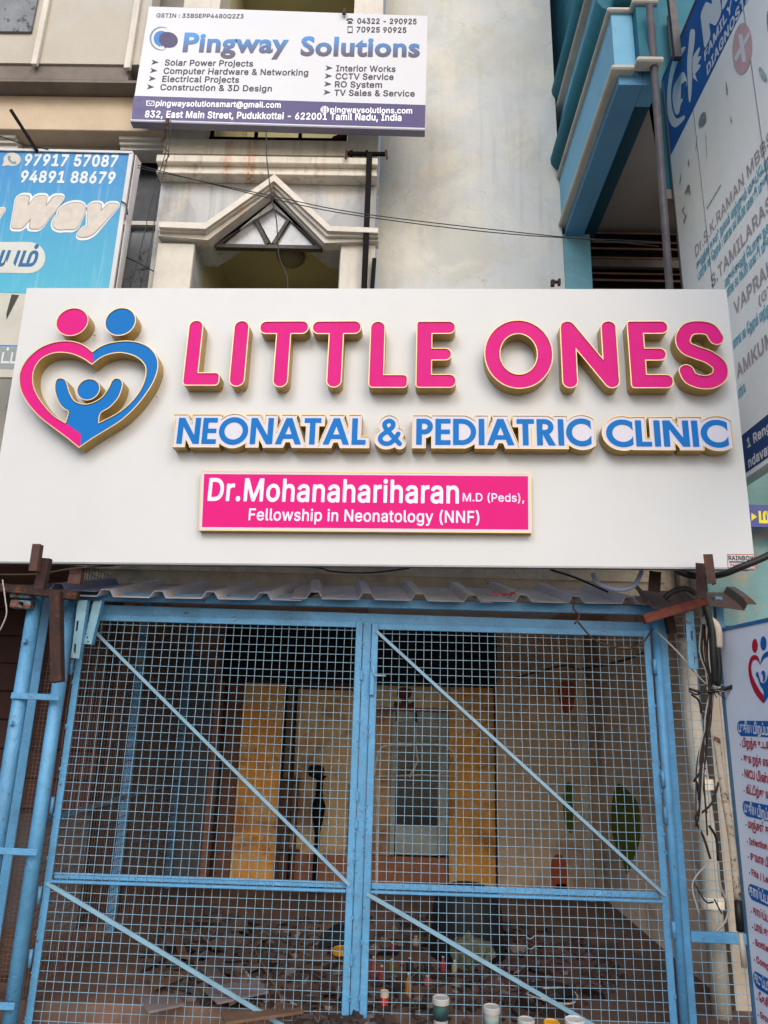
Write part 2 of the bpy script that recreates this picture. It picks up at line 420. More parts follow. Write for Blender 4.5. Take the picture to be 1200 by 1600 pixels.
try:
    import os
    _fd = bpy.utils.system_resource('DATAFILES', path='fonts')
    DEFF = _tc.font; INTER = bpy.data.fonts.load(os.path.join(_fd, 'Inter.woff2')); _bf = _tc.font
except Exception: INTER = None
_tc.resolution_u = 3; _tc.fill_mode = 'FRONT'
def glyphs(body, bold=0, shear=0, space=1, font=1):
    latin = all(ord(c) < 0x250 for c in body)
    if INTER is not None:
        if font and latin and body != 'H': return bold_text(body, bold, shear, space)
        _tc.font = INTER if (font and latin) else DEFF
    _tc.body = tamil(body); _tc.offset = bold; _tc.shear = shear; _tc.space_character = space; _tc.size = 1
    dg = bpy.context.evaluated_depsgraph_get(); dg.update(); ev = _to.evaluated_get(dg); me = ev.to_mesh()
    n = len(me.vertices); co = np.empty(n*3); me.vertices.foreach_get('co', co); co = co.reshape(-1, 3)
    fs = [tuple(p.vertices) for p in me.polygons]; ev.to_mesh_clear(); return co, fs
_gc = {}
def _outline(body):
    _tc.body = body; _tc.offset = 0; _tc.shear = 0; _tc.space_character = 1; _tc.size = 1
    dg = bpy.context.evaluated_depsgraph_get(); dg.update(); cu = _to.evaluated_get(dg).to_curve(dg); L = []
    for sp in cu.splines:
        bp = sp.bezier_points; n = len(bp); pts = []
        if n:
            for i in range(n):
                p, q = bp[i], bp[(i+1) % n]; a, b, c, d = [np.array(v[:2]) for v in (p.co, p.handle_right, q.handle_left, q.co)]
                st = (np.linalg.norm((a+d)/2-(b+c)/2) < 1e-4) and 1 or 5
                for k in range(st): t = k/st; pts.append(a*(1-t)**3+3*b*t*(1-t)**2+3*c*t*t*(1-t)+d*t**3)
        else: pts = [np.array(q.co[:2]) for q in sp.points]
        if len(pts) > 2: L.append(np.array(pts))
    _to.to_curve_clear(); return L
def bglyph(ch, bold):
    """one bold glyph cut from its outline grown by bold (winding rule), cached"""
    k = (ch, round(bold, 4))
    if k in _gc: return _gc[k]
    _tc.font = INTER; hx = max(l[:, 0].max() for l in _outline('H')); adv = max(l[:, 0].max() for l in _outline(ch+'H'))-hx
    L = _outline(ch) if ch.strip() else []
    if not L: _gc[k] = (adv, None, None); return _gc[k]
    al = np.vstack(L); lo, hi = al.min(0)-bold-.04, al.max(0)+bold+.04; res = .014
    X, Y = np.meshgrid(np.arange(lo[0], hi[0]+res, res), np.arange(lo[1], hi[1]+res, res)); D = np.full(X.shape, 1e9); Wn = np.zeros(X.shape, int)
    for l in L:
        for i in range(len(l)):
            x0, y0 = l[i]; x1, y1 = l[(i+1) % len(l)]; dx, dy = x1-x0, y1-y0; q = dx*dx+dy*dy
            if q < 1e-14: continue
            t = np.clip(((X-x0)*dx+(Y-y0)*dy)/q, 0, 1); D = np.minimum(D, np.hypot(X-x0-t*dx, Y-y0-t*dy))
            if y0 != y1:
                lf = X < dx*(Y-y0)/dy+x0; Wn += np.where((y0 <= Y) & (y1 > Y) & lf, 1, 0)-np.where((y1 <= Y) & (y0 > Y) & lf, 1, 0)
    Fv = np.where(Wn != 0, -D, D); lp = contours(X[0], Y[:, 0], Fv, bold, .003)
    m_ = MB(); fill(m_, lp, lambda x, y, d: (x, y, 0), 0); _gc[k] = (adv, np.array(m_.v), m_.f); return _gc[k]
def bold_text(body, bold, shear, space):
    x = 0; V_ = []; F_ = []; n = 0
    for ch in body:
        adv, v, f = bglyph(ch, bold)
        if v is not None and len(v):
            w = v.copy(); w[:, 0] += x+shear*w[:, 1]; V_.append(w); F_ += [tuple(i+n for i in t) for t in f]; n += len(w)
        x += (adv+bold*1.1)*space
    return np.vstack(V_), F_
CAPH = None
def txt(body, fr, p0, p1, cap, m, parent, bold=.012, d=.002, shear=0, name='lettering', space=1, fitto=None, level=True, font=1):
    """body between photo points p0 and p1 (baseline), cap = capital height in photo px"""
    global CAPH
    if CAPH is None: CAPH = {}
    if font not in CAPH: CAPH[font] = glyphs('H', 0, font=font)[0][:, 1].max()
    co, fs = glyphs(body, bold, shear, space, font)
    if len(co) == 0: return None
    A = np.array(fr.loc(*p0, d)); B = np.array(fr.loc(*p1, d)); u = B-A; w = np.linalg.norm(u); u /= w
    if level and abs(u[1]) < .035: u = np.array([1., 0.])
    v = np.array([-u[1], u[0]])
    # capital height: image px -> board units at the middle of the line
    mid = ((p0[0]+p1[0])/2, (p0[1]+p1[1])/2)
    dn = np.array(fr.loc(*mid, d)); up_ = np.array(fr.loc(mid[0]+cap*.02, mid[1]-cap, d)); h = abs((up_-dn)@v)
    x0, x1 = co[:, 0].min(), co[:, 0].max()
    if fitto: x1 = glyphs(fitto, bold, shear, space, font)[0][:, 0].max()
    sx = w/(x1-x0); sy = h/CAPH[font]
    P = A[None]+np.outer((co[:, 0]-x0)*sx, u)+np.outer(co[:, 1]*sy, v)
    mb = MB(); mb.add([fr(x, y, d) for x, y in P], fs)
    me = bpy.data.meshes.new(name); me.from_pydata(mb.v, [], mb.f); me.update(); me.materials.append(m)
    return link(me, name, parent)
# ================================================================ THE SETTING
asphalt = mat('street_asphalt', (148, 142, 134), .9, var=.2, vs=4, dirt=.4, bump=.5)
mb = MB(); mb.box(-60, 60, -60, 60, -.6, -.3); o = mb.build('street', asphalt, kind='structure')
floorm = mat('red_oxide_floor', (104, 82, 72), .65, var=.25, vs=3, dirt=.5, dirtcol=(92, 80, 70), patches=[((134, 100, 82), 1.5, .5, .5)], bump=.3, fine=.2)
mb = MB(); mb.box(-4.5, 2.9, .075, 6.0, -.299, .06); mb.build('shop_floor', floorm, kind='structure')

# ---- cream building with the clinic ------------------------------------------------
BY = .9
bld = thing('cream_building', 'old cream and grey plastered building with pediment window, behind all the signboards', 'building', (-1, BY, 0))
def quad(mb, x0, x1, z0, z1, Y): mb.add([(x0, Y, z0), (x1, Y, z0), (x1, Y, z1), (x0, Y, z1)], [(0, 1, 2, 3)])
# the big bare plaster wall right of the bay, a solid slab with its side face towards the blue building
BW = float(atx(878, 363, 1.46)[1])
mb = MB(); mb.prism([(-.245, BW, 2.6), (float(at(887, 470, BW)[0]), BW, 2.6), (float(at(865, 170, BW)[0]), BW, 10.5), (-.245, BW, 10.5)], (0, 3, 0)); mb.build('bare_wall', greywall, bld)
# bay wall with its two openings (pieces butt each other)
mb = MB()
BX0, BX1, BF = -2.17, -.25, .80
OX0, OX1 = -1.80, -.545            # openings
ZT = at(430, 388, BF)[2]           # head of the lower opening
for b in ((BX0, OX0, 3.0, ZT), (OX1, BX1, 3.0, ZT)): mb.box(b[0], b[1], BF, BF+.28, b[2], b[3])
mb.box(BX0, BX1, BF, BF+.28, ZT+.42, 6.30)
mb.build('bay_wall', baywall, bld)
# wall above the opening, cut away as a triangle for the gable window
apx = at(429, 306, BF)
mb = MB()
ax, az = apx[0], min(apx[2]+.02, ZT+.415)
bl, br = at(328, 390, BF)[0], at(512, 390, BF)[0]
mb.prism([(BX0, BF, ZT), (bl, BF, ZT), (ax, BF, az), (ax, BF, ZT+.42), (BX0, BF, ZT+.42)], (0, .28, 0))
mb.prism([(BX1, BF, ZT), (BX1, BF, ZT+.42), (ax, BF, ZT+.42), (ax, BF, az), (br, BF, ZT)], (0, .28, 0))
mb.build('gable_wall', baywall, bld)
# pilasters either side of the opening
for nm, q in (('pilaster', [(247, 376), (304, 384), (290, 452), (233, 452)]), ('pilaster', [(533, 378), (587, 370), (584, 452), (530, 452)])):
    a = at(q[0][0], q[0][1], BF-.05); b = at(q[1][0], q[1][1], BF-.05)
    x0, x1 = a[0], b[0]
    if nm: MB().box(x0, x1, BF-.055, BF-.002, 3.0, min(a[2], b[2])+.02).build('pilaster', cream, bld, bev=.006)
# gable moulding in three nested bands
Ls = [[(248, 346), (320, 348), (429, 272), (516, 353), (591, 356)],
      [(248, 356), (321, 359), (428, 284), (512, 362), (591, 365)],
      [(248, 362), (322, 364.5), (427.5, 291.5), (510, 370), (591, 371)],
      [(248, 370), (325, 376.5), (427, 299), (506.5, 381), (591, 378)],
      [(299, 374), (327, 381), (426.5, 307), (505, 386), (533, 383)]]
for k, (y0, mm) in enumerate(((BF-.17, cream_ped), (BF-.135, cream_ped), (BF-.10, cream_ped), (BF-.05, cream_ped))):
    up, dn = Ls[k], Ls[k+1]
    mb = MB()
    for i in range(4):
        U0, U1, D1, D0 = up[i], up[i+1], (dn[i+1][0], dn[i+1][1]-1.5), (dn[i][0], dn[i][1]-1.5)
        f = [at(p[0], p[1], y0) for p in (D0, D1, U1, U0)]; b = [(q[0], BF+.002*k+.003, q[2]) for q in f]
        mb.hexa(f, b)
    mb.build('gable_moulding', mm, bld)
mb = MB()
for i in range(4):
    U0, U1, D1, D0 = Ls[0][i], Ls[0][i+1], Ls[3][i+1], Ls[3][i]; f = [at(p[0], p[1], BF-.055) for p in (D0, D1, (U1[0], U1[1]+4), (U0[0], U0[1]+4))]; mb.hexa(f, [(q[0], BF+.012, q[2]) for q in f])
mb.build('moulding_core', mat('groove_brown', (120, 90, 66), .9, var=.3, vs=8), bld)  # brown core darkens the gaps between the moulding bands
# triangular gable window: frame, bars and panes
framed = mat('dark_window_frame', (62, 54, 50), .6, var=.25, vs=10, dirt=.4, dirtcol=(120, 110, 100), bump=.2)
gw = link(MB().bar(at(337, 386, BF+.02), at(504, 389, BF+.02), .05, .035).mesh('gable_window', framed), 'gable_window', bld)
mb = MB()
T = [at(341, 383, BF+.02), at(427, 312, BF+.02), at(500, 386, BF+.02)]
mb.bar(T[0], T[1], .05, .04, up=(0, 1, 0)); mb.bar(T[1], T[2], .05, .04, up=(0, 1, 0)); mb.build('window_frame', framed, gw)
for a, b in (((399, 344), (418, 382)), ((451, 344), (428, 382))):
    MB().bar(at(*a, BF+.015), at(*b, BF+.015), .03, .03, up=(0, 1, 0)).build('glazing_bar', framed, gw)
pane = mat('dusty_glass', (150, 150, 152), .25, var=.25, vs=8, dirt=.5, dirtcol=(196, 192, 186), streak=.3, bump=.05, spec=.8)
for q in (((349, 381), (398, 345), (416, 382)), ((403, 342), (427, 320), (448, 342), (424, 380)), ((453, 346), (492, 384), (431, 382))):
    mb = MB(); mb.prism([at(*p, BF+.03) for p in q], (0, .008, 0)); mb.build('pane', pane, gw)
# recess behind the opening
mb = MB()
mb.box(OX0-.02, OX0, BF+.28, 2.2, 3.0, 6.3); mb.box(OX1, OX1+.02, BF+.28, 2.2, 3.0, 6.3)
mb.box(OX0-.02, OX1+.02, 2.2, 2.25, 3.0, 6.3); mb.box(OX0, OX1, BF+.3, 2.2, ZT+.43, ZT+.5); mb.build('recess_wall', olive, bld)
lampm = mat('lamp_globe', (150, 144, 120), .4, var=.05)
c = at(455, 398, 1.5); mb = MB(); mb.lathe([(.02, 0), (.09, .01), (.13, .05), (.14, .09), (.06, .1)], (c[0], 1.5, ZT+.33)); mb.build('ceiling_lamp', lampm, bld, smooth=True)
# ledges between the floors
z = lambda px, py, Y: at(px, py, Y)[2]
L0 = BF-.0
zs = [z(430, 219, BF-.06), z(430, 242, BF-.06)]
MB().box(BX0+.0, BX1, BF-.06, BF+.28, zs[1], zs[0]).build('parapet_band', cream_ledge, bld)
zz = [z(430, 243.5, BF-.14), z(430, 255, BF-.14)]; MB().box(BX0-.02, BX1+.01, BF-.14, BF+.27, zz[1], zz[0]-.0).build('ledge', cream_ledge, bld, bev=.008)
z3 = [zz[1], z(430, 272, BF-.09)]; MB().box(BX0-.01, BX1, BF-.09, BF+.26, z3[1], z3[0]-.002).build('ledge', cream_ledge, bld)
MB().box(BX0-.012, BX1+.005, BF-.12, BF+.25, z3[1]-.03, z3[1]-.002).build('ledge', cream_ledge, bld, bev=.004)
MB().box(BX0, BX1, BF+.0, BF+.28, 6.302, z3[1]-.032).build('frieze', baywall, bld)
# upper floor: pilasters and an opening with railing
zu = zs[0]
for x0, x1 in ((BX0, OX0-.02), (OX1+.02, BX1)): MB().box(x0, x1, BF-.03, BF+.28, zu+.002, 10.4).build('pilaster', cream, bld)
mb = MB(); mb.box(OX0-.02, OX1+.02, 2.2, 2.25, zu, 10.4); mb.box(OX0-.04, OX0-.021, BF+.29, 2.2, zu, 10.4); mb.box(OX1+.021, OX1+.04, BF+.29, 2.2, zu, 10.4); mb.box(OX0-.02, OX1+.02, BF+.1, 2.2, 9.2, 9.3); mb.build('recess_wall', olive, bld)
rl = link(MB().bar((OX0, BF+.05, zu+.09), (OX1, BF+.05, zu+.09), .04, .05).mesh('railing', blackm), 'railing', bld)
for i in range(4):
    x = OX0+.02+i*(OX1-OX0-.04)/3; MB().bar((x, BF+.05, zu), (x, BF+.05, zu+.9), .03, .03, up=(0, 1, 0)).build('baluster', blackm, rl)
MB().bar((OX0, BF+.05, zu+.9), (OX1, BF+.05, zu+.9), .04, .04).build('handrail', blackm, rl)
redcloth = mat('maroon_cloth', (120, 24, 44), .9, var=.2)
c = at(537, 212, BF+.1)
mb = MB(); mb.prism([(c[0]-.18, BF+.1, zu+.01), (c[0]+.03, BF+.1, zu+.01), (c[0]+.03, BF+.1, zu+.26), (c[0]-.1, BF+.1, zu+.2)], (0, .03, 0)); tag(mb.build('hanging_cloth', redcloth), 'maroon cloth hung on the upper railing under the white and purple board', 'cloth')
# ---- left part of the facade: set-back windows, band and parapet
LX0 = -4.6; WX = BX0-.002
zb0, zb1 = z(100, 203, .7), z(100, 150, .7)
MB().box(LX0, WX, .7, 1.2, zb0, zb1).build('band', beamwall, bld, bev=.006)
MB().box(LX0, WX-.02, .55, 1.2, zb1+.002, zb1+.03).build('soffit', soffit, bld)
zp = z(100, 101, .55)
MB().box(LX0, WX-.32, .55, 1.2, zb1+.032, zp-.0).build('soffit_beam', soffit, bld)
MB().box(LX0, -2.37, .53, .7, zp-.01, 9.5).build('upper_parapet', parapetm, bld)
for px0, px1, yy in ((48, 57, 98), (193, 203, 104)):
    a, b = at(px0, yy, .49), at(px1, yy, .49)
    MB().box(a[0], b[0], .49, .528, a[2]-.01, 9.5).build('vertical_fin', cream, bld, bev=.004)
a, b = at(-60, 47, .5), at(49, 48, .5)
uw = link(MB().box(a[0], at(49, 47, .51)[0], .505, .526, a[2], 9.2).mesh('upper_window', mirglass), 'upper_window', bld)
a = at(212, 55, .62)[0]
MB().box(at(205, 55, .62)[0]+.0, BX0-.004, .75, 1.2, zb1+.04, z(215, 55, .62)).build('side_panel', mat('side_panel_paint', (206, 182, 164), .8, var=.1), bld)
MB().box(at(205, 55, .62)[0]+.0, BX0-.004, .85, 1.2, z(215, 55, .62)+.002, 9.5).build('side_window', greyframe, bld)
# strip mouldings under the band
for q in (((-40, 205), (27, 208)), ((188, 210), (262, 216))):
    for k in range(3):
        zt = zb0-.003-k*.032; x0 = at(*q[0], .78)[0]; x1 = min(at(*q[1], .78)[0], WX-.02)
        MB().box(x0, x1, .76+.03*k, .98, zt-.03, zt).build('strip_moulding', cream, bld)
xw0, xw1 = at(28, 220, .9)[0], at(186, 225, .9)[0]
MB().box(xw0, xw1, .9, 1.2, 2.6, zb0-.002).build('pier', mat('pier_plaster', (190, 184, 172), .85, var=.1, vs=3, crack=.8, streak=.5, patches=[((150, 150, 154), 2.5, .5, .6)], bump=.35, bs=30), bld)
# window between pier and bay
wn = link(MB().box(xw1+.002, WX, 1.03, 1.06, 2.6, zb0-.1).mesh('dark_window', darkglass), 'dark_window', bld)
yT = z(230, 246, 1.0)
MB().box(xw1+.004, WX-.002, .98, 1.028, yT-.03, yT+.03).build('transom', greyframe, wn)
yM = z(220, 352, 1.0)
MB().box(xw1+.004, WX-.002, .96, 1.027, yM-.025, yM+.015).build('transom', cream, wn)
MB().box(xw1+.01, WX-.006, 1.012, 1.026, 2.7, yM-.03).build('lower_pane', mirglass, wn)
MB().box(xw1+.01, WX-.006, 1.014, 1.024, yM+.02, yT-.035).build('upper_pane', darkglass, wn)
x = at(196, 400, 1.0)[0]; MB().box(x-.02, x+.015, .99, 1.011, 2.7, yM-.028).build('mullion', greyframe, wn)
ln = link(MB().box(LX0, xw0-.002, 1.03, 1.06, 2.6, zb0-.1).mesh('dark_window', darkglass), 'dark_window', bld)
# behind the facade: mass of the building, so that no sky shows through
massm = mat('inner_wall', (96, 84, 74), .9, var=.2, vs=2, bump=.2)
MB().box(-4.6, -2.3, 1.21, 4, 2.75, 10).build('inner_wall', massm, bld)
# ---- concrete sunshade and lintel over the shop
sh = link(MB().box(-4.6, 1.98, .5, .898, z(500, 914, .5)-.02, z(500, 880, .5)+.06).mesh('sunshade', chaj), 'sunshade', bld)
MB().box(-4.55, 1.9, .47, .497, z(500, 897, .48), z(500, 894, .48)+.05).build('drip_edge', chaj, sh)
ZC = 2.66
brownceil = mat('brown_ceiling', (196, 160, 134), .85, var=.15, vs=2, dirt=.3, bump=.2)
MB().box(-4.6, 2.6, .9, 6.0, ZC, ZC+.09).build('ceiling', brownceil, bld)
MB().box(-4.6, 2.05, .52, .88, ZC-.12, ZC-.1-.0).build('lintel_soffit', brownceil, bld)

# ---- room behind the gate
room = thing('shop_room', 'dim shop interior with brown and beige painted walls behind the blue mesh gate', 'shop', (0, 3, .06))
mural = mat('beige_room_paint', (218, 188, 154), .85, var=.12, vs=1.6, dirt=.35, dirtcol=(112, 90, 74), patches=[((146, 112, 88), 1.4, .5, .6)], bump=.25, bs=30)
sidem = mat('side_room_paint', (228, 204, 178), .85, var=.1, vs=1.6, dirt=.35, dirtcol=(126, 106, 92), patches=[((150, 128, 110), 1.4, .5, .6)], bump=.3, bs=30, crack=.3)
brownw = mat('brown_room_paint', (116, 82, 66), .85, var=.2, vs=2, bump=.2)
darkw = mat('dark_grey_room_paint', (66, 64, 66), .85, var=.2, vs=2, bump=.2)
black = mat('black_paint', (16, 16, 22), .75, var=.3, vs=3, bump=.1)
blackc = black
Yb = 3.0
X1, X2 = 1.05, 1.93
MB().box(X1, X2, Yb, Yb+.1, .06, ZC-.002).build('back_wall', mural, room)
MB().box(2.05, 2.25, .42, 6.0, .06, ZC-.004).build('side_wall', sidem, room)
MB().box(1.935, 2.048, Yb+.02, Yb+.12, .06, ZC-.004).build('back_wall', mural, room)
# left walls
MB().box(-4.4, -1.80, Yb+.0, Yb+.1, .06, ZC-.002).build('left_wall', mat('left_wall_brown', (150, 112, 90), .85, var=.15, vs=2), room)
fr_l = Frame((0, Yb-.02, 0), (0, -1, 0)); P = [fr_l.loc(*p) for p in smoothline([(215, 1000), (262, 1008), (300, 1023), (325, 1037), (343, 1058)], 4)+[(342, 1200), (318, 1390), (120, 1390)]]
mb = MB(); mb.prism([fr_l(x, y, 0) for x, y in P], (0, .015, 0)); mb.build('grey_sheet', mat('dark_sheet', (88, 88, 92), .8, var=.15, vs=2), room)
MB().box(-1.797, -1.74, Yb-.03, Yb+.1, .06, ZC-.003).build('corner_strip', mat('strip_paint', (150, 104, 84), .8, var=.15), room)
MB().box(-1.9, 1.2, Yb+.42, Yb+.5, .06, ZC-.003).build('backing_wall', brownw, room)  # backing wall added to block sky showing through the partition gaps
# header box of a rolling shutter
zh0, zh1 = at(500, 1066, Yb-.12)[2], at(500, 975, Yb-.12)[2]
hd = link(MB().box(-1.735, X1-.01, Yb-.14, Yb+.3, zh0, zh1).mesh('shutter_box', black), 'shutter_box', room)
for k in range(5):
    zq = zh0+(k+.5)*(zh1-zh0)/5; MB().box(-1.73, X1-.014, Yb-.147, Yb-.141, zq-.004, zq+.004).build('box_rib', blackm, hd)
MB().box(-1.735, X1-.01, Yb-.1, Yb+.3, zh1+.002, ZC-.003).build('header_wall', brownw, room)
# partition right behind the opening, with painted boards, a glazed door and a header
ochre = mat('ochre_boards', (236, 164, 66), .6, var=.2, vs=2.2, patches=[((196, 180, 140), 1.6, .45, .7), ((150, 92, 40), 2.2, .52, .7), ((224, 200, 150), 2.6, .6, .6)], streak=.4, streakcol=(150, 100, 60), bump=.1)
ochre2 = mat('streaky_ochre_board', (232, 164, 66), .6, var=.2, vs=2.2, patches=[((206, 196, 166), 1.9, .48, .8), ((130, 84, 50), 2.4, .5, .6)], streak=.7, streakcol=(196, 190, 170), bump=.1)
beige = mat('beige_panel', (214, 184, 138), .7, var=.14, vs=1.8, patches=[((140, 104, 74), 1.2, .5, .8)], bump=.1)
def back(name, x0, x1, y0, y1, m, Y=Yb+.12, t=.04, par=room, **k):   # photo box on a back plane
    a = at(x0, (y0+y1)/2, Y)[0]; b = at(x1, (y0+y1)/2, Y)[0]; c = at((x0+x1)/2, y1, Y)[2]; d = at((x0+x1)/2, y0, Y)[2]
    return MB().box(a, b, Y, Y+t, max(c, .061), d).build(name, m, par, **k)
back('brown_panel', 346, 368, 1066, 1405, brownw)
back('ochre_panel', 369, 436, 1067, 1405, ochre)
back('door_jamb', 437, 440, 1067, 1405, blackc, Y=Yb+.11)
back('brown_board', 441, 452, 1072, 1405, mat('brown_board', (122, 96, 72), .7, var=.15), Y=Yb+.125)
back('door_jamb', 453, 456, 1072, 1405, blackc, Y=Yb+.11)
back('beige_panel', 457, 560, 1078, 1335, beige, Y=Yb+.2)
back('lower_panel', 452, 700, 1337, 1408, mat('lower_brown_panel', (160, 106, 76), .75, var=.2, vs=3, dirt=.4), Y=Yb+.18)
back('door_head', 457, 562, 1067, 1077, mat('door_head_wood', (120, 66, 22), .7, var=.3, vs=5), Y=Yb+.19)
back('dark_red_post', 544, 556, 1225, 1336, mat('dark_red_wood', (92, 32, 20), .6, var=.2), Y=Yb+.17)
back('header_panel', 563, 702, 1066, 1106, mat('pale_header', (222, 196, 150), .7, var=.1, patches=[((210, 196, 160), 2, .5, .6)]), Y=Yb+.2)
back('header_rail', 585, 702, 1106, 1112, mat('header_rail', (150, 86, 70), .7, var=.2), Y=Yb+.19)
back('cream_panel', 563, 612, 1107, 1336, mat('cream_side_panel', (206, 164, 120), .7, var=.15, patches=[((120, 82, 58), 2, .5, .7)]), Y=Yb+.22)
back('ochre_panel', 702, 773, 1068, 1405, ochre2, Y=Yb+.12)
teal = mat('grey_door_paint', (168, 176, 172), .5, var=.2, vs=3)
dr = back('glazed_door', 614, 702, 1112, 1336, mat('tinted_door_glass', (26, 32, 38), .15, var=.4, vs=4, spec=.8), Y=Yb+.21)
for q in ((611, 618, 1112, 1336), (646, 652, 1113, 1160), (684, 692, 1112, 1336), (692, 704, 1112, 1336), (618, 684, 1112, 1128), (618, 684, 1290, 1336), (618, 684, 1160, 1164)):
    back('door_rail', *q, teal, Y=Yb+.19, par=dr, t=.02)
# decal over the door
dec = mat('brown_decal', (112, 66, 44), .7, var=.3)
fr = Frame((0, Yb+.195, 1.8), (0, -1, 0))
def blob(pts, name, m, par, Y, lab=None):
    fr_ = Frame((0, Y, 0), (0, -1, 0)); P = smoothloop([fr_.loc(*p) for p in pts], 4)
    mb = MB(); mb.prism([fr_(x, y, 0) for x, y in P], (0, .004, 0)); return mb.build(name, m, par, label=lab)
dcl = thing('wall_decal', 'small brown decorative decal on the pale panel above the glazed door', 'decal', at(630, 1105, Yb+.195))
blob([(622, 1078), (632, 1074), (643, 1078), (642, 1088), (636, 1095), (644, 1105), (620, 1105), (628, 1095), (621, 1087)], 'decal_figure', dec, dcl, Yb+.194)
blob([(617, 1096), (623, 1098), (640, 1099), (646, 1096), (645, 1106), (618, 1106)], 'decal_base', mat('decal_red', (120, 54, 44), .7), dcl, Yb+.192)
# pale bent tubes stand in for a white vehicle's reflection in the glass
tubem = mat('pale_reflection', (206, 204, 196), .4, var=.12, vs=20, dirt=.4)
tf = thing('vehicle_reflection_tubes', 'pale bent tubes standing in for a vehicle reflection in the dark glazed door', 'frame', (at(660, 1330, 2.9)[0], 2.9, .06))
P = smoothline([at(x, y, 2.9) for x, y in ((583, 1215), (590, 1180), (600, 1166), (640, 1164), (690, 1164), (704, 1172), (712, 1190), (714, 1215), (712, 1400))], 5); MB().tube(P, .014, 8).build('tube', tubem, tf, smooth=True)
MB().tube([at(650, 1164, 2.9), at(653, 1190, 2.9), at(640, 1214, 2.9)], .01, 8).build('brace', tubem, tf)
MB().tube([at(590, 1213, 2.9), at(660, 1211, 2.9), at(712, 1213, 2.9)], .009, 8).build('crossbar', tubem, tf)
MB().tube([at(590, 1213, 2.9), at(588, 1400, 2.9)], .012, 8).build('leg', tubem, tf)
# dark posts, shelves and a round pot standing in for unclear dark shapes
woodd = mat('dark_wood', (86, 48, 28), .6, var=.3, vs=6)
wr = thing('standin_posts', 'narrow dark posts and shelves standing in for unclear shapes by the beige panel', 'rack', (at(460, 1340, 3.1)[0], 3.1, .06))
for x0, x1 in ((437, 442), (450, 455), (462, 466)):
    a, b = at(x0, 1250, 3.08)[0], at(x1, 1250, 3.08)[0]; MB().box(a, b, 3.06, 3.1, .06, at(450, 1216, 3.08)[2]).build('post', woodd, wr)
for y in (1218, 1265, 1300, 1330): zq = at(450, y, 3.06)[2]; MB().box(at(437, y, 3.06)[0], at(467, y, 3.06)[0], 3.05, 3.11, zq-.012, zq+.012).build('shelf', woodd, wr)
def lathe_thing(name, lab, cat, c, prof, m, group=None, n=20):
    mb = MB(); mb.lathe(prof, (0, 0, 0), n); me = mb.mesh(name, m, smooth=True)
    o = bpy.data.objects.new(name, me); COL.objects.link(o); o.location = V(c); return tag(o, lab, cat, group)
vz = at(484, 1340, 2.95); st = thing('standin_figure', 'tall black stem with a round top standing in for an unclear figure, left of the gate centre', 'stand', (vz[0], 2.95, .06))
zt = at(484, 1212, 2.95)[2]
MB().lathe([(.10, 0), (.10, .02), (.03, .05), (.025, .5), (.05, .62), (.07, .75), (.04, .82), (.03, zt-.1), (.07, zt-.06)], (vz[0]+.06, 2.95, .06)).build('stem', blackm, st, smooth=True)
MB().lathe([(.03, 0), (.07, .02), (.085, .07), (.07, .11), (.045, .12)], (vz[0]+.02, 2.95, zt-.02)).build('pot', black, st, smooth=True)
# painted leaf and orange shapes on the walls
leafm = mat('painted_leaf_green', (96, 108, 26), .8, var=.15, vs=6)
orange = mat('painted_orange', (178, 84, 44), .8, var=.15, vs=6)
mur = thing('wall_mural', 'flaking painted mural of green leaves and orange shapes on the right shop wall', 'mural', (2.04, 1.5, .5))
def sidep(pts, m, name, X=2.046):
    P = smoothloop([atx(*p, X) for p in pts], 4); mb = MB(); mb.prism(P, (.003, 0, 0)); mb.build(name, m, mur)
def backp(pts, m, name):
    P = smoothloop([at(*p, Yb-.004) for p in pts], 4); mb = MB(); mb.prism(P, (0, .003, 0)); mb.build(name, m, mur)
sidep([(964, 1226), (972, 1228), (988, 1243), (997, 1258), (1000, 1290), (999, 1315), (990, 1340), (980, 1366), (972, 1345), (958, 1310), (955, 1280), (957, 1248)], leafm, 'leaf')
backp([(884, 1226), (892, 1224), (897, 1250), (894, 1300), (884, 1290), (880, 1258)], leafm, 'leaf')
backp([(872, 1072), (895, 1066), (896, 1105), (880, 1112)], orange, 'orange_shape')
backp([(862, 1345), (872, 1335), (884, 1345), (886, 1386), (862, 1386)], orange, 'orange_shape')
backp([(868, 1384), (872, 1410), (884, 1438), (888, 1420), (886, 1384)], orange, 'orange_shape')
sidep([(1034, 1560), (1044, 1560), (1046, 1600), (1034, 1602)], orange, 'orange_shape')
pvc = mat('cream_pvc', (238, 226, 204), .45, var=.08, vs=5, dirt=.5, dirtcol=(140, 118, 98), bump=.05)
pa = at(915, 1000, Yb-.06); pp = link(MB().tube([(1.90, Yb-.06, .06), (1.90, Yb-.06, 2.45), (1.90, Yb-.06, ZC-.003)], .045, 12).mesh('wall_pipe', pvc, smooth=True), 'wall_pipe')
tag(pp, 'cream drain pipe running up the far corner of the shop wall', 'pipe')
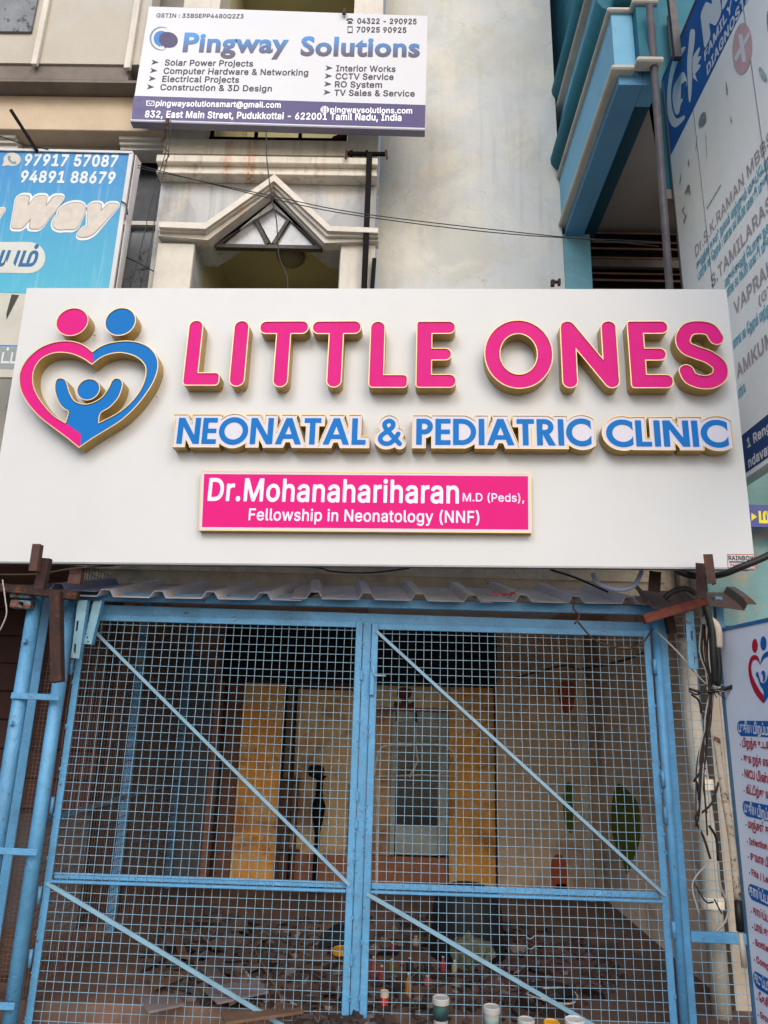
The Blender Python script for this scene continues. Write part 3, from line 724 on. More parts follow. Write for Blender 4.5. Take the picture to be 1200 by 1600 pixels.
# outer pillar and its pipe, right of the gate
pillm = mat('pillar_plaster', (176, 164, 148), .85, var=.12, vs=2, dirt=.4, dirtcol=(120, 106, 92), crack=.4, bump=.4, bs=30, fine=.15)
MB().box(2.05, 2.9, .30, .418, .06, 2.9).build('pillar', pillm, bld)
MB().box(1.985, 2.9, .42, .899, 2.45, 3.1).build('pillar_head', pillm, bld)
x = at(1112, 1400, .2)[0]
o = link(MB().tube([(x, .2, .06), (x, .2, 1.0), (x-.03, .2, 1.75), (x-.03, .2, 2.2)], .055, 14).mesh('wall_pipe', mat('grey_pvc', (196, 188, 172), .5, var=.08, dirt=.5, dirtcol=(140, 120, 100)), smooth=True), 'wall_pipe')
tag(o, 'thick grey drain pipe beside the gate, behind the fixed mesh panel', 'pipe')
for i, zq in enumerate((.62, 1.28)): MB().lathe([(.066, 0), (.068, .03), (.066, .06)], (x-.0*i, .2, zq), 16).build('pipe_collar', pvc, o)

# ---- dark shop front of the neighbour at the left
brick = mat('maroon_shutter_paint', (70, 42, 40), .7, var=.25, vs=3, dirt=.5, dirtcol=(40, 30, 28), bump=.25)
nb = thing('neighbouring_shop', 'dark neighbouring shop front with maroon boards at the left edge', 'shop front', (-3.2, 1.4, .0))
for i in range(8):
    zq = .9+i*.22; MB().box(-4.5, -2.33, 1.4+.01*(i % 2), 1.45, zq, zq+.205).build('board', brick, nb)
MB().box(-4.5, -2.33, 1.46, 1.6, .06, ZC-.003).build('wall', darkw, nb)
MB().box(-4.58, -4.5, -.6, 1.6, .06, ZC-.003).build('wall', darkw, nb)
MB().box(-4.6, -2.3, -.2, .498, z(20, 895, .2)-.03, z(20, 895, .2)+.12).build('lintel', mat('brown_lintel', (96, 66, 50), .8, var=.3, vs=5, rust=.3), nb)

# ---- the sky-blue building at the right with its stepped balcony --------------------
bb = thing('blue_building', 'two tone blue building with stepped balcony seen from below beside the bare wall', 'building', (1.9, 1.2, 0))
lb = mat('pale_blue_wall_paint', (128, 190, 222), .75, var=.07, vs=2, dirt=.25, dirtcol=(90, 130, 150), bump=.25, bs=40)
mbl = mat('mid_blue_wall_paint', (92, 150, 186), .75, var=.08, vs=2, dirt=.25, dirtcol=(60, 100, 126), bump=.25, bs=40)
tl = mat('teal_wall_paint', (30, 112, 132), .7, var=.12, vs=3, dirt=.3, dirtcol=(16, 60, 74), bump=.25, bs=40)
dt = mat('dark_teal_paint', (4, 62, 78), .7, var=.15, vs=3, bump=.2)
trimw = mat('cream_trim_paint', (206, 200, 186), .7, var=.1, vs=6, dirt=.5, dirtcol=(140, 128, 110), bump=.3)
soff = mat('balcony_soffit', (168, 158, 150), .8, var=.1, vs=2, bump=.15)
QX = 1.46; QY, QZ = [float(v) for v in atx(962, 123, QX)[1:]]
back_y = 2.6; XR = QX+.31; XF, YS = 4.2, .95
def ubox(x0, x1, yf, z0, z1, name, m, bev=0, yb=back_y): return MB().box(x0, x1, yf, yb, z0, z1).build(name, m, bb, bev=bev)
ubox(QX+.03, QX+.20, QY+.03, QZ-.02, QZ+.10, 'soffit_beam', mbl, yb=2.4)
ubox(QX+.203, XR, QY+.03, QZ-.02, QZ+.10, 'soffit_beam', mbl, yb=QY+.22)
ubox(QX+.203, QX+.33, QY+.223, QZ+.03, QZ+.24, 'inner_beam', dt, yb=2.4)
mb = MB(); mb.prism([(QX+.333, QY+.25, QZ+.2), (XR-.01, QY+.25, QZ+.2), (2.34, .93, QZ+.2), (XF, .93, QZ+.2), (XF, 2.8, QZ+.2), (QX+.333, 2.8, QZ+.2)], (0, 0, .1)); mb.build('balcony_soffit', soff, bb)
# face band with its step, trims above and below
ubox(QX, QX+.15, QY, QZ+.102, QZ+.60, 'face_band', lb)
ubox(QX+.153, XR, QY-.07, QZ+.102, QZ+.60, 'face_band_step', tl, yb=QY+.6)
ubox(XR+.003, XF, YS, QZ+.31, QZ+4.5, 'set_back_wall', tl, yb=YS+.05)
for zt, hh in ((QZ+.06, .042), (QZ+.585, .038)):
    ubox(QX-.03, QX+.14, QY-.03, zt, zt+hh, 'trim', trimw, .01)
    ubox(QX+.125, XR, QY-.10, zt-.002, zt+hh-.003, 'trim', trimw, .01, yb=QY)
def roll(x, y, zc, r, m, name='roll_moulding'):
    mb = MB(); mb.tube([(x, back_y, zc), (x, y, zc)], r, 14); mb.tube([(x, y, zc), (XR, y, zc)], r*.995, 14); return mb.build(name, m, bb, smooth=True)
ubox(QX+.02, XR, QY+.02, QZ+.632, QZ+.72, 'band', tl)
ubox(QX+.015, XR, QY-.05, QZ+.66, QZ+.70, 'step_band', tl, yb=QY+.01)
roll(QX+.05, QY+.05, QZ+.80, .13, tl)
ubox(QX+.06, XR, QY+.06, QZ+.9, QZ+1.5, 'upper_band', lb)
ubox(QX+.0, XR, QY+.0, QZ+.925, QZ+.955, 'trim', trimw, .01)
ubox(QX+.0, XR, QY+.0, QZ+1.44, QZ+1.47, 'trim', trimw, .01)
roll(QX+.08, QY+.08, QZ+1.62, .12, tl)
ubox(QX+.12, XR, QY+.12, QZ+1.7, QZ+4.5, 'upper_wall', tl)
# wall below the balcony: pale return wall, louvres on a backing coloured dark as shade
YL = float(atz(1000, 352, QZ+.2)[1])
ubox(1.45, 1.72, YL-.12, 2.6, QZ+.0, 'return_wall', mat('pale_teal_wall', (120, 176, 190), .8, var=.1, vs=3, dirt=.4, bump=.3), yb=YL+.3)
brl = mat('brown_louvre', (120, 84, 66), .75, var=.25, vs=5, dirt=.5, dirtcol=(38, 30, 28), bump=.3)
lv = link(MB().box(1.723, 4.2, YL+.12, YL+.16, 2.6, QZ+.19).mesh('louvred_shutter', mat('painted_recess_shade', (26, 20, 20), .9)), 'louvred_shutter', bb)
k = 0; zq = QZ+.12
while zq > 4.2:
    y_ = YL+.02*(k % 2)
    MB().add([(1.73, y_, zq), (4.1, y_, zq), (4.1, y_+.08, zq+.055), (1.73, y_+.08, zq+.055), (1.73, y_+.01, zq-.012), (4.1, y_+.01, zq-.012), (4.1, y_+.09, zq+.043), (1.73, y_+.09, zq+.043)], [(0,1,2,3),(7,6,5,4),(0,4,5,1),(1,5,6,2),(2,6,7,3),(3,7,4,0)]).build('slat', brl, lv)
    zq -= .085; k += 1
zr_ = at(950, 415, YL-.02)[2]
MB().box(1.723, 4.2, YL-.05, YL-.01, zr_-.03, zr_+.05).build('shutter_rail', mat('grey_brown_rail', (74, 64, 58), .7, var=.3, vs=6), bb)
tealw = mat('pale_teal_peeling', (118, 160, 162), .85, var=.12, vs=3, dirt=.6, dirtcol=(116, 108, 92), patches=[((150, 140, 124), 3.0, .55, .9)], bump=.4, bs=30)
MB().box(2.45, 2.9, .46, .898, 3.102, 5.2).build('lower_wall', tealw, bb)
MB().box(2.1, 2.9, .26, .298, 2.3, 3.6).build('lower_wall', tealw, bb)

# ================================================================ BLUE GATE
gx0, gx1, gc = -1.99, 1.60, -.172
ztop = 2.25
gf = thing('steel_gateway', 'light blue steel gate frame with round posts, top beam and flat ties', 'gate frame', (0, 0, .06))
def gpart(a, b, w, h, name, par=gf, m=blue, up=(0, 1, 0), bev=.003, label=None):
    return MB().bar(a, b, w, h, up).build(name, m, par, bev=bev, label=label)
# top beam under the roofing sheets and the lintel beam
zbm0, zbm1 = at(500, 948, -.03)[2], at(500, 934, -.03)[2]
gpart((gx0-.02, -.03, (zbm0+zbm1)/2), (1.72, -.03, (zbm0+zbm1)/2), zbm1-zbm0, .05, 'top_beam')
zl0, zl1 = at(500, 972, 0)[2], at(500, 956, 0)[2]
gpart((gx0+.04, 0.03, (zl0+zl1)/2+.012), (gx1+.02, 0.03, (zl0+zl1)/2-.012), zl1-zl0+.002, .03, 'lintel_angle')
# round posts on the left, tied together by flat bars
p1, p2 = -2.30, -2.075+.045
MB().tube([(-2.25, -.10, -.28), (-2.25, -.10, 2.33)], .043, 16).build('round_post', blue, gf, smooth=True)
MB().tube([(-2.04, -.07, -.28), (-2.04, -.07, 2.33)], .040, 16).build('round_post', blue, gf, smooth=True)
for y in (1088, 1331, 1573, 1900):
    zq = at(60, y, -.15)[2]
    if zq > .1: gpart((-2.28, -.155, zq), (-1.99, -.15, zq-.004), .036, .008, 'flat_tie')
for zq in (2.03, 1.55): MB().lathe([(.0, 0), (.014, 0), (.014, .02), (.006, .025)], (-2.25, -.155, zq), 6).build('bolt', blue, gf)
# angle iron between them, further back
xa_ = float(at(37, 1160, .3)[0])
gpart((xa_-.01, .30, -.28), (xa_-.01, .30, 2.4), .012, .07, 'angle_iron'); gpart((xa_+.028, .268, -.28), (xa_+.028, .268, 2.4), .008, .06, 'angle_iron', up=(1, 0, 0))
gpart((xa_-.08, .34, -.28), (xa_-.08, .34, 2.4), .04, .012, 'flat_post', up=(1, 0, 0))
# right posts
MB().tube([(gx1+.034, -.012, -.28), (gx1+.034, -.012, zl1+.03)], .026, 16).build('round_post', blue, gf, smooth=True)
gpart((gx1+.086, .03, -.28), (gx1+.086, .03, zbm0), .046, .05, 'square_post')
gpart((2.055, .03, -.28), (2.055, .03, 2.45), .05, .04, 'square_post')
zx = at(1115, 1464, 0.02)[2]; gpart((gx1+.112, .02, zx), (2.03, .02, zx-.005), .055, .03, 'cross_bar')
# inner posts of the mesh side
for yy in (1.45, 2.88): gpart((-2.07, yy, .06), (-2.07, yy, ZC-.01), .06, .05, 'inner_post')
gpart((-2.07, .03, 1.0), (-2.07, 2.85, 1.0), .03, .03, 'side_rail', up=(0, 0, 1))
def wires(p00, du, dv, W_, H_, pitch, r, m, par, name='wire_mesh', wob=.004, seed=1, bulge=None, pitch2=None):
    rr = random.Random(seed); mb = MB(); p00, du, dv = V(p00), V(du).normalized(), V(dv).normalized(); nn = du.cross(dv)
    def line(o, d, L, side):
        k = max(2, int(L/.3)); pts = []
        off = rr.uniform(-1, 1)*wob*.8
        for i in range(k+1):
            t = L*i/k; q = o+d*t+side*(off+rr.uniform(-1, 1)*wob*.6)+nn*(rr.uniform(-1, 1)*wob*.7)
            pts.append(q)
        return pts
    n = int(W_/pitch); m_ = int(H_/(pitch2 or pitch))
    for i in range(n+1): mb.tube(line(p00+du*(i*W_/n), dv, H_, du), r, 4, False)
    for j in range(m_+1):
        pts = line(p00+dv*(j*H_/m_)+nn*(r*1.5), du, W_, dv)
        if bulge and j in bulge:
            a = bulge[j]; ext = []
            for i in range(len(pts)-1):
                ext.append(pts[i]); x = (pts[i]-p00).dot(du); x2 = (pts[i+1]-p00).dot(du)
                if x < a < x2:
                    c = pts[i].lerp(pts[i+1], (a-x)/(x2-x)); ext += [c-du*.025, c-du*.014-dv*.012, c-dv*.016, c+du*.014-dv*.012, c+du*.025]
            pts = ext+[pts[-1]]
        mb.tube(pts, r, 4, False)
    return mb.build(name, m, par)
def leaf(x0, x1, lab, zt, zb, seed, flip):
    g = thing('gate_leaf', lab, 'gate', ((x0+x1)/2, 0, zb))
    sw = .042
    gpart((x0+sw/2, 0, zb), (x0+sw/2, 0, zt), sw, .008, 'stile', g); gpart((x0+.004, .02, zb), (x0+.004, .02, zt), .006, .035, 'stile', g)
    gpart((x1-sw/2, 0, zb), (x1-sw/2, 0, zt), sw, .008, 'stile', g); gpart((x1-.004, .02, zb), (x1-.004, .02, zt), .006, .035, 'stile', g)
    gpart((x0+sw, 0, zt-.02), (x1-sw, 0, zt-.02), .04, .008, 'top_rail', g)
    gpart((x0+sw, 0, zb+.02), (x1-sw, 0, zb+.02), .04, .008, 'bottom_rail', g)
    zm = .70
    gpart((x0+sw, .022, zm+.014), (x1-sw, .022, zm+.014), .034, .006, 'middle_rail', g); gpart((x0+sw, -.012, zm-.010), (x1-sw, -.012, zm-.010), .014, .030, 'middle_rail', g)
    MB().bar((x0+.03, -.008, zt-.05), (x1-sw*.5, -.008, zm+.02), .018, .012, (0, 1, 0)).build('diagonal_brace', blue2, g)
    MB().bar((x0+.02, -.008, zm-.02), (x1-sw*.5, -.008, zb+.05), .022, .012, (0, 1, 0)).build('diagonal_brace', blue2, g)
    wires((x0+.03, .014, zb+.03), (1, 0, 0), (0, 0, 1), x1-x0-.045, zt-zb-.04, .0497, .0020, blue2, g, seed=seed, bulge=flip)
    return g
gl = leaf(gx0, gc-.028, 'left leaf of the blue mesh gate, with diagonal braces', zl0+.012, -.2, 3, None)
grr = leaf(gc+.029, gx1, 'right leaf of the blue mesh gate, carrying the latch', zl0+.002, -.2, 5, {13: .92, 12: .92})
MB().box(gc-.025, gc+.026, .012, .03, -.2, zl0+.01).build('meeting_bar', blue, gl)
# latch, hinges, weld blobs
zq = at(590, 1055, -.03)[2]
MB().tube([at(583, 1040, -.03), at(584, 1055, -.035), at(603, 1056, -.035)], .006, 8).build('latch', blue2, grr, smooth=True)
MB().box(gc+.028, gc+.055, -.03, -.006, zq-.12, zq+.02).build('latch_plate', blue, grr, bev=.003)
MB().box(gc-.05, gc-.022, .03, .05, .56, .86).build('bolt_sleeve', blue, gl, bev=.004)
MB().box(gc+.03, gc+.06, .03, .05, .60, .9).build('bolt_sleeve', blue, grr, bev=.004)
for par, x, l in ((grr, gx1+.006, (2.0, 1.35, 1.15, .55)), (gl, gx0-.006, (1.9, 1.1, .62, .3))):
    for zq in l:
        MB().tube([(x, -.03, zq-.045), (x, -.03, zq+.045)], .011, 10).build('hinge', blue, par, smooth=True)
for x in (gc-.012,):
    for zq in (1.9, 1.2, 1.05, .34): MB().box(x-.02, x-.006, -.012, -.0045, zq-.03, zq+.03).build('weld_plate', blue, gl, bev=.003)
r_ = random.Random(8)
for g_, xs_ in ((gl, (gx0+.004, gc-.03)), (grr, (gc+.031, gx1-.002))):
    mb = MB()
    for x in xs_:
        for k in range(16):
            zq = r_.uniform(-.1, 2.15)
            for q in range(r_.choice((1, 2, 3))): mb.lathe([(.001, -.006), (.005, -.003), (.0065, .001), (.003, .006), (.001, .007)], (x+r_.uniform(-.004, .004), -.006, zq+q*.009), 6)
    mb.build('weld_blobs', blue, g_, smooth=True, kind='stuff')
# fixed mesh beside the gate, mesh side wall and the folded strip between the round posts
wires((gx1+.115, .045, -.25), (1, 0, 0), (0, 0, 1), .36, 2.62, .052, .0022, blue2, gf, seed=9)
wires((-2.05, .06, .07), (0, 1, 0), (0, 0, 1), 2.75, 2.5, .05, .0024, wirebrown, gf, seed=11, pitch2=.05)
wires((xa_+.05, .31, -.25), (1, 0, 0), (0, 0, 1), .13, 2.6, .026, .0020, wirebrown, gf, seed=12)
# slotted brackets hanging from the beam
brk = mat('pale_blue_bracket', (126, 168, 188), .45, var=.15, vs=8, rust=.03, bump=.2)
slot = mat('slot_shadow', (24, 40, 48), .9, var=0, bump=0)
def slotted(pts, Y, lab, m, slots, holes=()):
    c = at(*pts[3], Y); t = thing('slotted_bracket', lab, 'bracket', (c[0], Y, c[2]), 'slotted steel brackets')
    fr_ = Frame((0, Y, 0), (0, -1, 0)); P = [fr_.loc(*p) for p in pts]
    lp = []
    for s in slots:
        (ax_, az_), (bx_, bz_) = fr_.loc(*s[0]), fr_.loc(*s[1]); lp.append([(ax_-.006, az_), (ax_+.006, az_), (bx_+.006, bz_), (bx_-.006, bz_)])
    for h in holes:
        cx_, cz_ = fr_.loc(*h); lp.append([(cx_+.006*math.cos(a), cz_+.006*math.sin(a)) for a in (0, 1.05, 2.1, 3.14, 4.19, 5.24)])
    mb = MB(); ringface(mb, [P], lp, fr_, .004); ringface(mb, [P], lp, fr_, 0); walls(mb, [P]+lp, fr_, 0, .004); mb.build('slotted_plate', m, t)
    mb = MB(); a, b = fr_(*P[1]), fr_(*P[2]); mb.hexa([a, b, b+np.array((0, .04, 0)), a+np.array((0, .04, 0))], [a-np.array((.004, 0, 0)), b-np.array((.004, 0, 0)), b+np.array((-.004, .04, 0)), a+np.array((-.004, .04, 0))]); mb.build('flange', blue, t)
    return t
slotted([(122, 938), (137, 938), (124, 1029), (111, 1028)], -.16, 'slotted bracket on the left end of the beam, beside the rusty hanging box section', brk, [((122, 970), (120, 986)), ((118, 1006), (117, 1020))])
slotted([(146, 940), (160, 938), (143, 1007), (131, 1006)], -.12, 'slanted bracket with two bolt holes next to the left gate post', brk, [], [(137, 996), (138, 1003)])
slotted([(1070, 956), (1083, 955), (1091, 1045), (1076, 1045)], -.16, 'long slotted bracket hanging right of the gate, near the cables', mat('blue_bracket', (112, 172, 208), .45, var=.1, vs=8, rust=.15), [((1080, 986), (1081, 1001)), ((1083, 1021), (1084, 1038))])

# ================================================================ SUPPORT STEEL AND ROOFING SHEETS
def steel(pts, Y, w, h, name, lab, cat='steel bar', m=rustm, Y2=None, group=None):
    a = at(*pts[0], Y); b = at(*pts[1], Y if Y2 is None else Y2)
    return tag(MB().bar(a, b, w, h, (0, 1, 0)).build(name, m, bev=.003), lab, cat, group)
def angle(pts, Y, w, name, lab, m=rustm, cat='angle iron'):
    a, b = at(*pts[0], Y), at(*pts[1], Y); mb = MB(); mb.bar(a, b, w, .006, (0, 1, 0))
    s_ = np.array((w/2-.003, .021, 0)); mb.bar(a+s_, b+s_, .006, .04, (0, 1, 0)); return tag(mb.build(name, m), lab, cat, 'rusty angle brackets holding the clinic sign')
angle([(57, 850), (51, 892)], -.62, .045, 'angle_bracket', 'short rusty angle clip hooked over the lower left of the white sign', rustm)
angle([(70, 872), (60, 920)], -.56, .055, 'angle_bracket', 'rusty angle just under the lower left clip of the white sign', rustdark)
angle([(120, 884), (115, 912)], -.30, .075, 'angle_bracket', 'wide rusty stub under the white sign, right of the left clip', rustm)
angle([(1106, 866), (1112, 912)], -.66, .05, 'angle_bracket', 'short rusty angle clip standing over the lower right of the white sign', rustm)
angle([(1094, 880), (1096, 935)], -.56, .05, 'angle_bracket', 'rusty angle under the lower right clip of the white sign', rustdark)
angle([(1024, 893), (1022, 924)], -.30, .07, 'angle_bracket', 'wide rusty stub under the white sign, left of the right clip', rustdark)
steel([(88, 925), (90, 1066)], -.26, .065, .06, 'hanging_box_section', 'rusty box section hanging down over the left round post', 'steel box section', rustdark)
steel([(0, 918), (122, 932)], -.22, .05, .05, 'rusty_crossbar', 'thick rusty crossbar at the left end of the roofing sheets', 'steel bar', rustdark)
steel([(1005, 968), (1104, 938)], -.24, .055, .05, 'rusty_crossbar', 'red brown rusty bar slanting up to the right clip', 'steel bar', mat('red_rust', (112, 48, 38), .8, var=.4, vs=9, rust=.3, bump=.4))
steel([(1040, 940), (1050, 990)], -.05, .05, .05, 'rusty_block', 'dark corroded block at the right top corner of the gate', 'steel bar', rustdark)
cl = thing('pipe_clamp', 'blue bolted clamp on top of the leftmost round post', 'clamp', at(32, 956, -.16))
for y in (928, 944): a, b = at(20, y, -.16), at(52, y+2, -.16); MB().bar(a, b, .05, .07, (0, 1, 0)).build('clamp_plate', mat('mottled_blue', (116, 160, 180), .5, var=.3, vs=15, rust=.3), cl, bev=.004)
for y in (927, 943): c = at(34, y, -.2); MB().tube([c, c+np.array((0, -.02, 0))], .011, 6).build('bolt', blackm, cl)
def sheet(px0, px1, yf, yb, Yf, Yb_, name, lab, ph=0, skew=0, tilt=0, amp=.042, pitch=.325, m=sheetm, droop=0):
    xa, xb = at(px0, yf, Yf)[0], at(px1, yf, Yf)[0]; zf = at((px0+px1)/2, yf, Yf)[2]; zb_ = at((px0+px1)/2, yb, Yb_)[2]
    prof = []; x = xa; n0 = int((xa-ph)/pitch)-1
    for k in range(n0, int((xb-ph)/pitch)+2):
        c = ph+k*pitch
        for dx, hz in ((-.052, 0), (-.026, amp), (.026, amp), (.052, 0)): prof.append((c+dx, hz))
    pr = [(xa, np.interp(xa, [p[0] for p in prof], [p[1] for p in prof]))]+[p for p in prof if xa < p[0] < xb]+[(xb, np.interp(xb, [p[0] for p in prof], [p[1] for p in prof]))]
    # more points for a ragged front edge
    xs_ = sorted(set([p[0] for p in pr])); r = random.Random(len(lab)); mb = MB(); vs = []
    K = 6
    for j in range(K+1):
        t = j/K
        for x in xs_:
            hz = np.interp(x, [p[0] for p in pr], [p[1] for p in pr]); e = (r.choice((0, 0, 0, -.008, .006)) if j == 0 else 0)
            vs.append((x+skew*t, Yf+(Yb_-Yf)*t+e, zf+(zb_-zf)*t+hz+tilt*(x-xa)+(.004*math.sin(x*2.3+len(lab)))-droop*math.exp(-t*5)*abs(math.sin(x*5))))
    n = len(xs_); mb.add(vs, [(j*n+i, j*n+i+1, (j+1)*n+i+1, (j+1)*n+i) for j in range(K) for i in range(n-1)])
    o = mb.build(name, m); md = o.modifiers.new('thick', 'SOLIDIFY'); md.thickness = .003; return tag(o, lab, 'roofing sheet', 'metal roofing sheets above the gate')
ph = at(412, 930, -.14)[0]
sheet(18, 150, 924, 912, -.16, .42, 'roofing_sheet', 'bluish ribbed metal sheet at the far left end of the roof strip', ph+.02, .1, m=mat('bluish_roof_sheet', (128, 134, 172), .45, var=.2, vs=4, dirt=.5, metal=.2))
sheet(95, 470, 934, 915, -.17, .46, 'roofing_sheet', 'ribbed metal sheet with grey stains over the left gate leaf', ph, .12)
sheet(455, 770, 938, 917, -.15, .44, 'roofing_sheet', 'pale ribbed metal sheet over the middle of the gate', ph-.01, -.06)
sheet(755, 1010, 941, 921, -.15, .44, 'roofing_sheet', 'ribbed sheet with a scrap of red plastic, over the right gate leaf', ph-.02, -.1)
sheet(1005, 1182, 946, 925, -.20, .28, 'roofing_sheet', 'bent dark sheet with torn end right of the gate', ph+.05, .1, m=mat('dark_roof_sheet', (96, 84, 84), .6, var=.35, vs=6, dirt=.7, rust=.25), droop=.03)
redp = mat('red_plastic', (200, 30, 40), .5, var=.2)
c = at(787, 929, -.13)
mb = MB(); r = random.Random(4)
for i in range(9): a = c+np.array((r.uniform(-.06, .05), -.005, r.uniform(-.008, .02))); mb.tube([a, a+np.array((r.uniform(-.05, .05), -.01, r.uniform(-.012, .015))), a+np.array((r.uniform(-.08, .08), .01, r.uniform(-.01, .015)))], .003, 4)
tag(mb.build('plastic_scrap', redp), 'scrap of red plastic string lying on the roofing sheets', 'litter')

# ================================================================ THE CLINIC SIGN
ya = math.radians(2.5)
n_s = (-math.sin(ya), -math.cos(ya), 0)
SF = Frame((0, -.42, 3.4), n_s)
sign = thing('clinic_sign', 'big white clinic signboard with raised pink and blue letters, a heart logo and gold sides', 'signboard', V(SF(-.1, -.9)))
cs = [(42, 450), (1135, 452), (1180, 887), (-27, 877)]
Q = [SF.loc(*p) for p in cs]
mb = MB(); mb.hexa([SF(*Q[i], 0) for i in (3, 2, 1, 0)], [SF(*Q[i], -.004) for i in (3, 2, 1, 0)]); mb.build('face_panel', signwhite, sign)
mb = MB(); mb.hexa([SF(*Q[i], -.0045) for i in (3, 2, 1, 0)], [SF(*Q[i], -.10) for i in (3, 2, 1, 0)]); mb.build('sign_box', signedge, sign)
mb = MB(); a, b = SF(*Q[3], -.012), SF(*Q[2], -.012); mb.bar(a+np.array((0, -.0, -.006)), b+np.array((0, 0, -.006)), .03, .010, (0, 0, 1)); mb.build('bottom_trim', mat('aluminium_trim', (150, 152, 152), .4, metal=.4, var=.1), sign)
DL = .095
def raised(fn, bb, res, name, m, D=DL, rim=.006, rec=.006, lab=None, par=sign, face2=None):
    xs, ys, Fv = field(fn, bb, res); lo = contours(xs, ys, Fv, 0); li = contours(xs, ys, Fv, -rim)
    mb = MB(); walls(mb, lo, SF, .0005, D); walls(mb, li, SF, D-rec, D); body = mb.build(name, gold, par, label=lab)
    mb = MB(); ringface(mb, lo, li, SF, D); mb.build('rim', rimm, body)
    if face2 is None: mb = MB(); fill(mb, li, SF, D-rec); mb.build('letter_face', m, body)
    return body, xs, ys, Fv
def bx(x0, yt, x1, yb):   # photo bbox -> board bbox at letter depth
    ym = (yt+yb)/2
    a = SF.loc(x0, ym, DL)[0]; b = SF.loc(x1, ym, DL)[0]; return a, SF.loc((x0+x1)/2, yb, DL)[1], b, SF.loc((x0+x1)/2, yt, DL)[1]
def rbox(x0, y0, x1, y1, r):
    def f(X, Y):
        dx = np.abs(X-(x0+x1)/2)-(x1-x0)/2+r; dy = np.abs(Y-(y0+y1)/2)-(y1-y0)/2+r
        return np.hypot(np.maximum(dx, 0), np.maximum(dy, 0))+np.minimum(np.maximum(dx, dy), 0)-r
    return f
TT = .0965
letters = [('L', 290, 500, 347, 602.5), ('I', 361.5, 500.5, 386, 604), ('T', 402, 501, 480, 605), ('T', 485, 501, 563, 605.5), ('L', 577, 501.5, 638, 606),
           ('E', 650, 501.5, 713, 606), ('O', 757, 500, 864, 607), ('N', 876.5, 501, 966, 606.5), ('E', 982.5, 501, 1049, 606.5), ('S', 1055, 500.5, 1137, 608)]
for ch, x0, yt, x1, yb in letters:
    a, b, c, d = bx(x0, yt, x1, yb); t = TT*(1.0 if ch != 'I' else .95); r = t/2
    if ch == 'L': fs = [rbox(a, b, a+t, d, r*.98), rbox(a, b, c, b+t*.95, r*.7), rbox(a, b, a+t, b+t, r*.45), rbox(c-t, b, c, b+t*.95, r*.93)]; fs = [rbox(a, b+.01, a+t, d, r*.98), rbox(a, b, c, b+t*.95, r*.6)]
    elif ch == 'I': fs = [rbox(a, b, c, d, (c-a)/2*.99)]
    elif ch == 'T': m_ = (a+c)/2; fs = [rbox(a, d-t*.98, c, d, r*.93), rbox(m_-r, b, m_+r, d-.02, r*.98)]
    elif ch == 'E': fs = [rbox(a, b, a+t*1.04, d, r*.45), rbox(a, d-t*.94, c-.004, d, r*.9), rbox(a, (b+d)/2-t*.46, c-.028, (b+d)/2+t*.44, r*.86), rbox(a, b, c, b+t*.97, r*.9)]
    elif ch == 'O': fs = [ellring((a+c)/2, (b+d)/2, (c-a-t)/2, (d-b-t)/2, t*1.03)]
    elif ch == 'N': fs = [rbox(a, b, a+t, d, r*.97), rbox(c-t, b, c, d, r*.97), cap(a+r*1.1, d-r*1.15, c-r*1.1, b+r*1.15, r*1.02)]
    else:
        P = [(.96, .80), (.82, .955), (.52, 1.0), (.2, .96), (.03, .78), (.1, .62), (.38, .53), (.7, .45), (.96, .30), (.95, .12), (.72, .01), (.42, -.0), (.14, .07), (.05, .19)]
        w, h = c-a-t, d-b-t; P = [(a+r+p[0]*w, b+r+p[1]*h) for p in smoothline(P, 5)]; fs = caps(P, r*.98)
    raised(union(fs), (a-.02, b-.02, c+.02, d+.02), .003, 'letter', pink)
# heart logo, outline points read at three times the photo's size
def l3(p, d=DL): return SF.loc(p[0]/3, 440+p[1]/3, d)
outer = [(433, 327), (400, 300), (355, 281), (300, 276), (240, 286), (180, 313), (125, 362), (93, 420), (89, 470), (100, 520), (135, 580), (190, 640), (255, 690), (315, 735), (370, 780)]
outer_r = [(430, 738), (500, 695), (570, 650), (635, 590), (690, 520), (725, 460), (742, 400), (735, 350), (705, 310), (655, 284), (590, 276), (520, 284), (470, 302)]
OUT = [l3(p) for p in smoothline(outer, 4)[:-1]]+[l3(p) for p in smoothline([outer[-1]]+outer_r+[outer[0]], 4)[:-1]]
hole = [[(306, 660), (255, 628), (205, 575), (165, 510), (155, 450), (166, 400), (200, 358), (260, 334), (330, 338), (390, 362), (430, 390)],
        [(430, 390), (475, 356), (525, 338), (575, 335), (635, 352), (675, 388), (682, 430), (665, 490), (625, 550), (560, 608), (464, 660)],
        [(464, 660), (472, 618), (515, 590), (555, 545), (574, 495), (574, 468), (560, 453), (538, 452), (522, 466), (506, 500), (470, 545), (410, 572), (355, 560), (328, 520), (315, 475), (304, 457), (285, 450), (265, 457), (256, 480), (257, 520), (275, 570), (300, 598), (318, 612), (306, 660)]]
HOL = []
for seg in hole: HOL += [l3(p) for p in smoothline(seg, 4)[:-1]]
fo, fh = polyf(OUT), polyf(HOL)
fheart = lambda X, Y: np.maximum(fo(X, Y), -fh(X, Y))
bbh = (min(p[0] for p in OUT)-.03, min(p[1] for p in OUT)-.03, max(p[0] for p in OUT)+.03, max(p[1] for p in OUT)+.03)
hb, xs, ys, Fv = raised(fheart, bbh, .003, 'heart_emblem', pink, face2=1)
mk = polyf([l3(p) for p in ((-100, 100), (434, 100), (434, 420), (222, 420), (224, 570), (290, 641), (306, 661), (377, 712), (371, 900), (-100, 900))])
Xg, Yg = np.meshgrid(xs, ys); mv = mk(Xg, Yg)
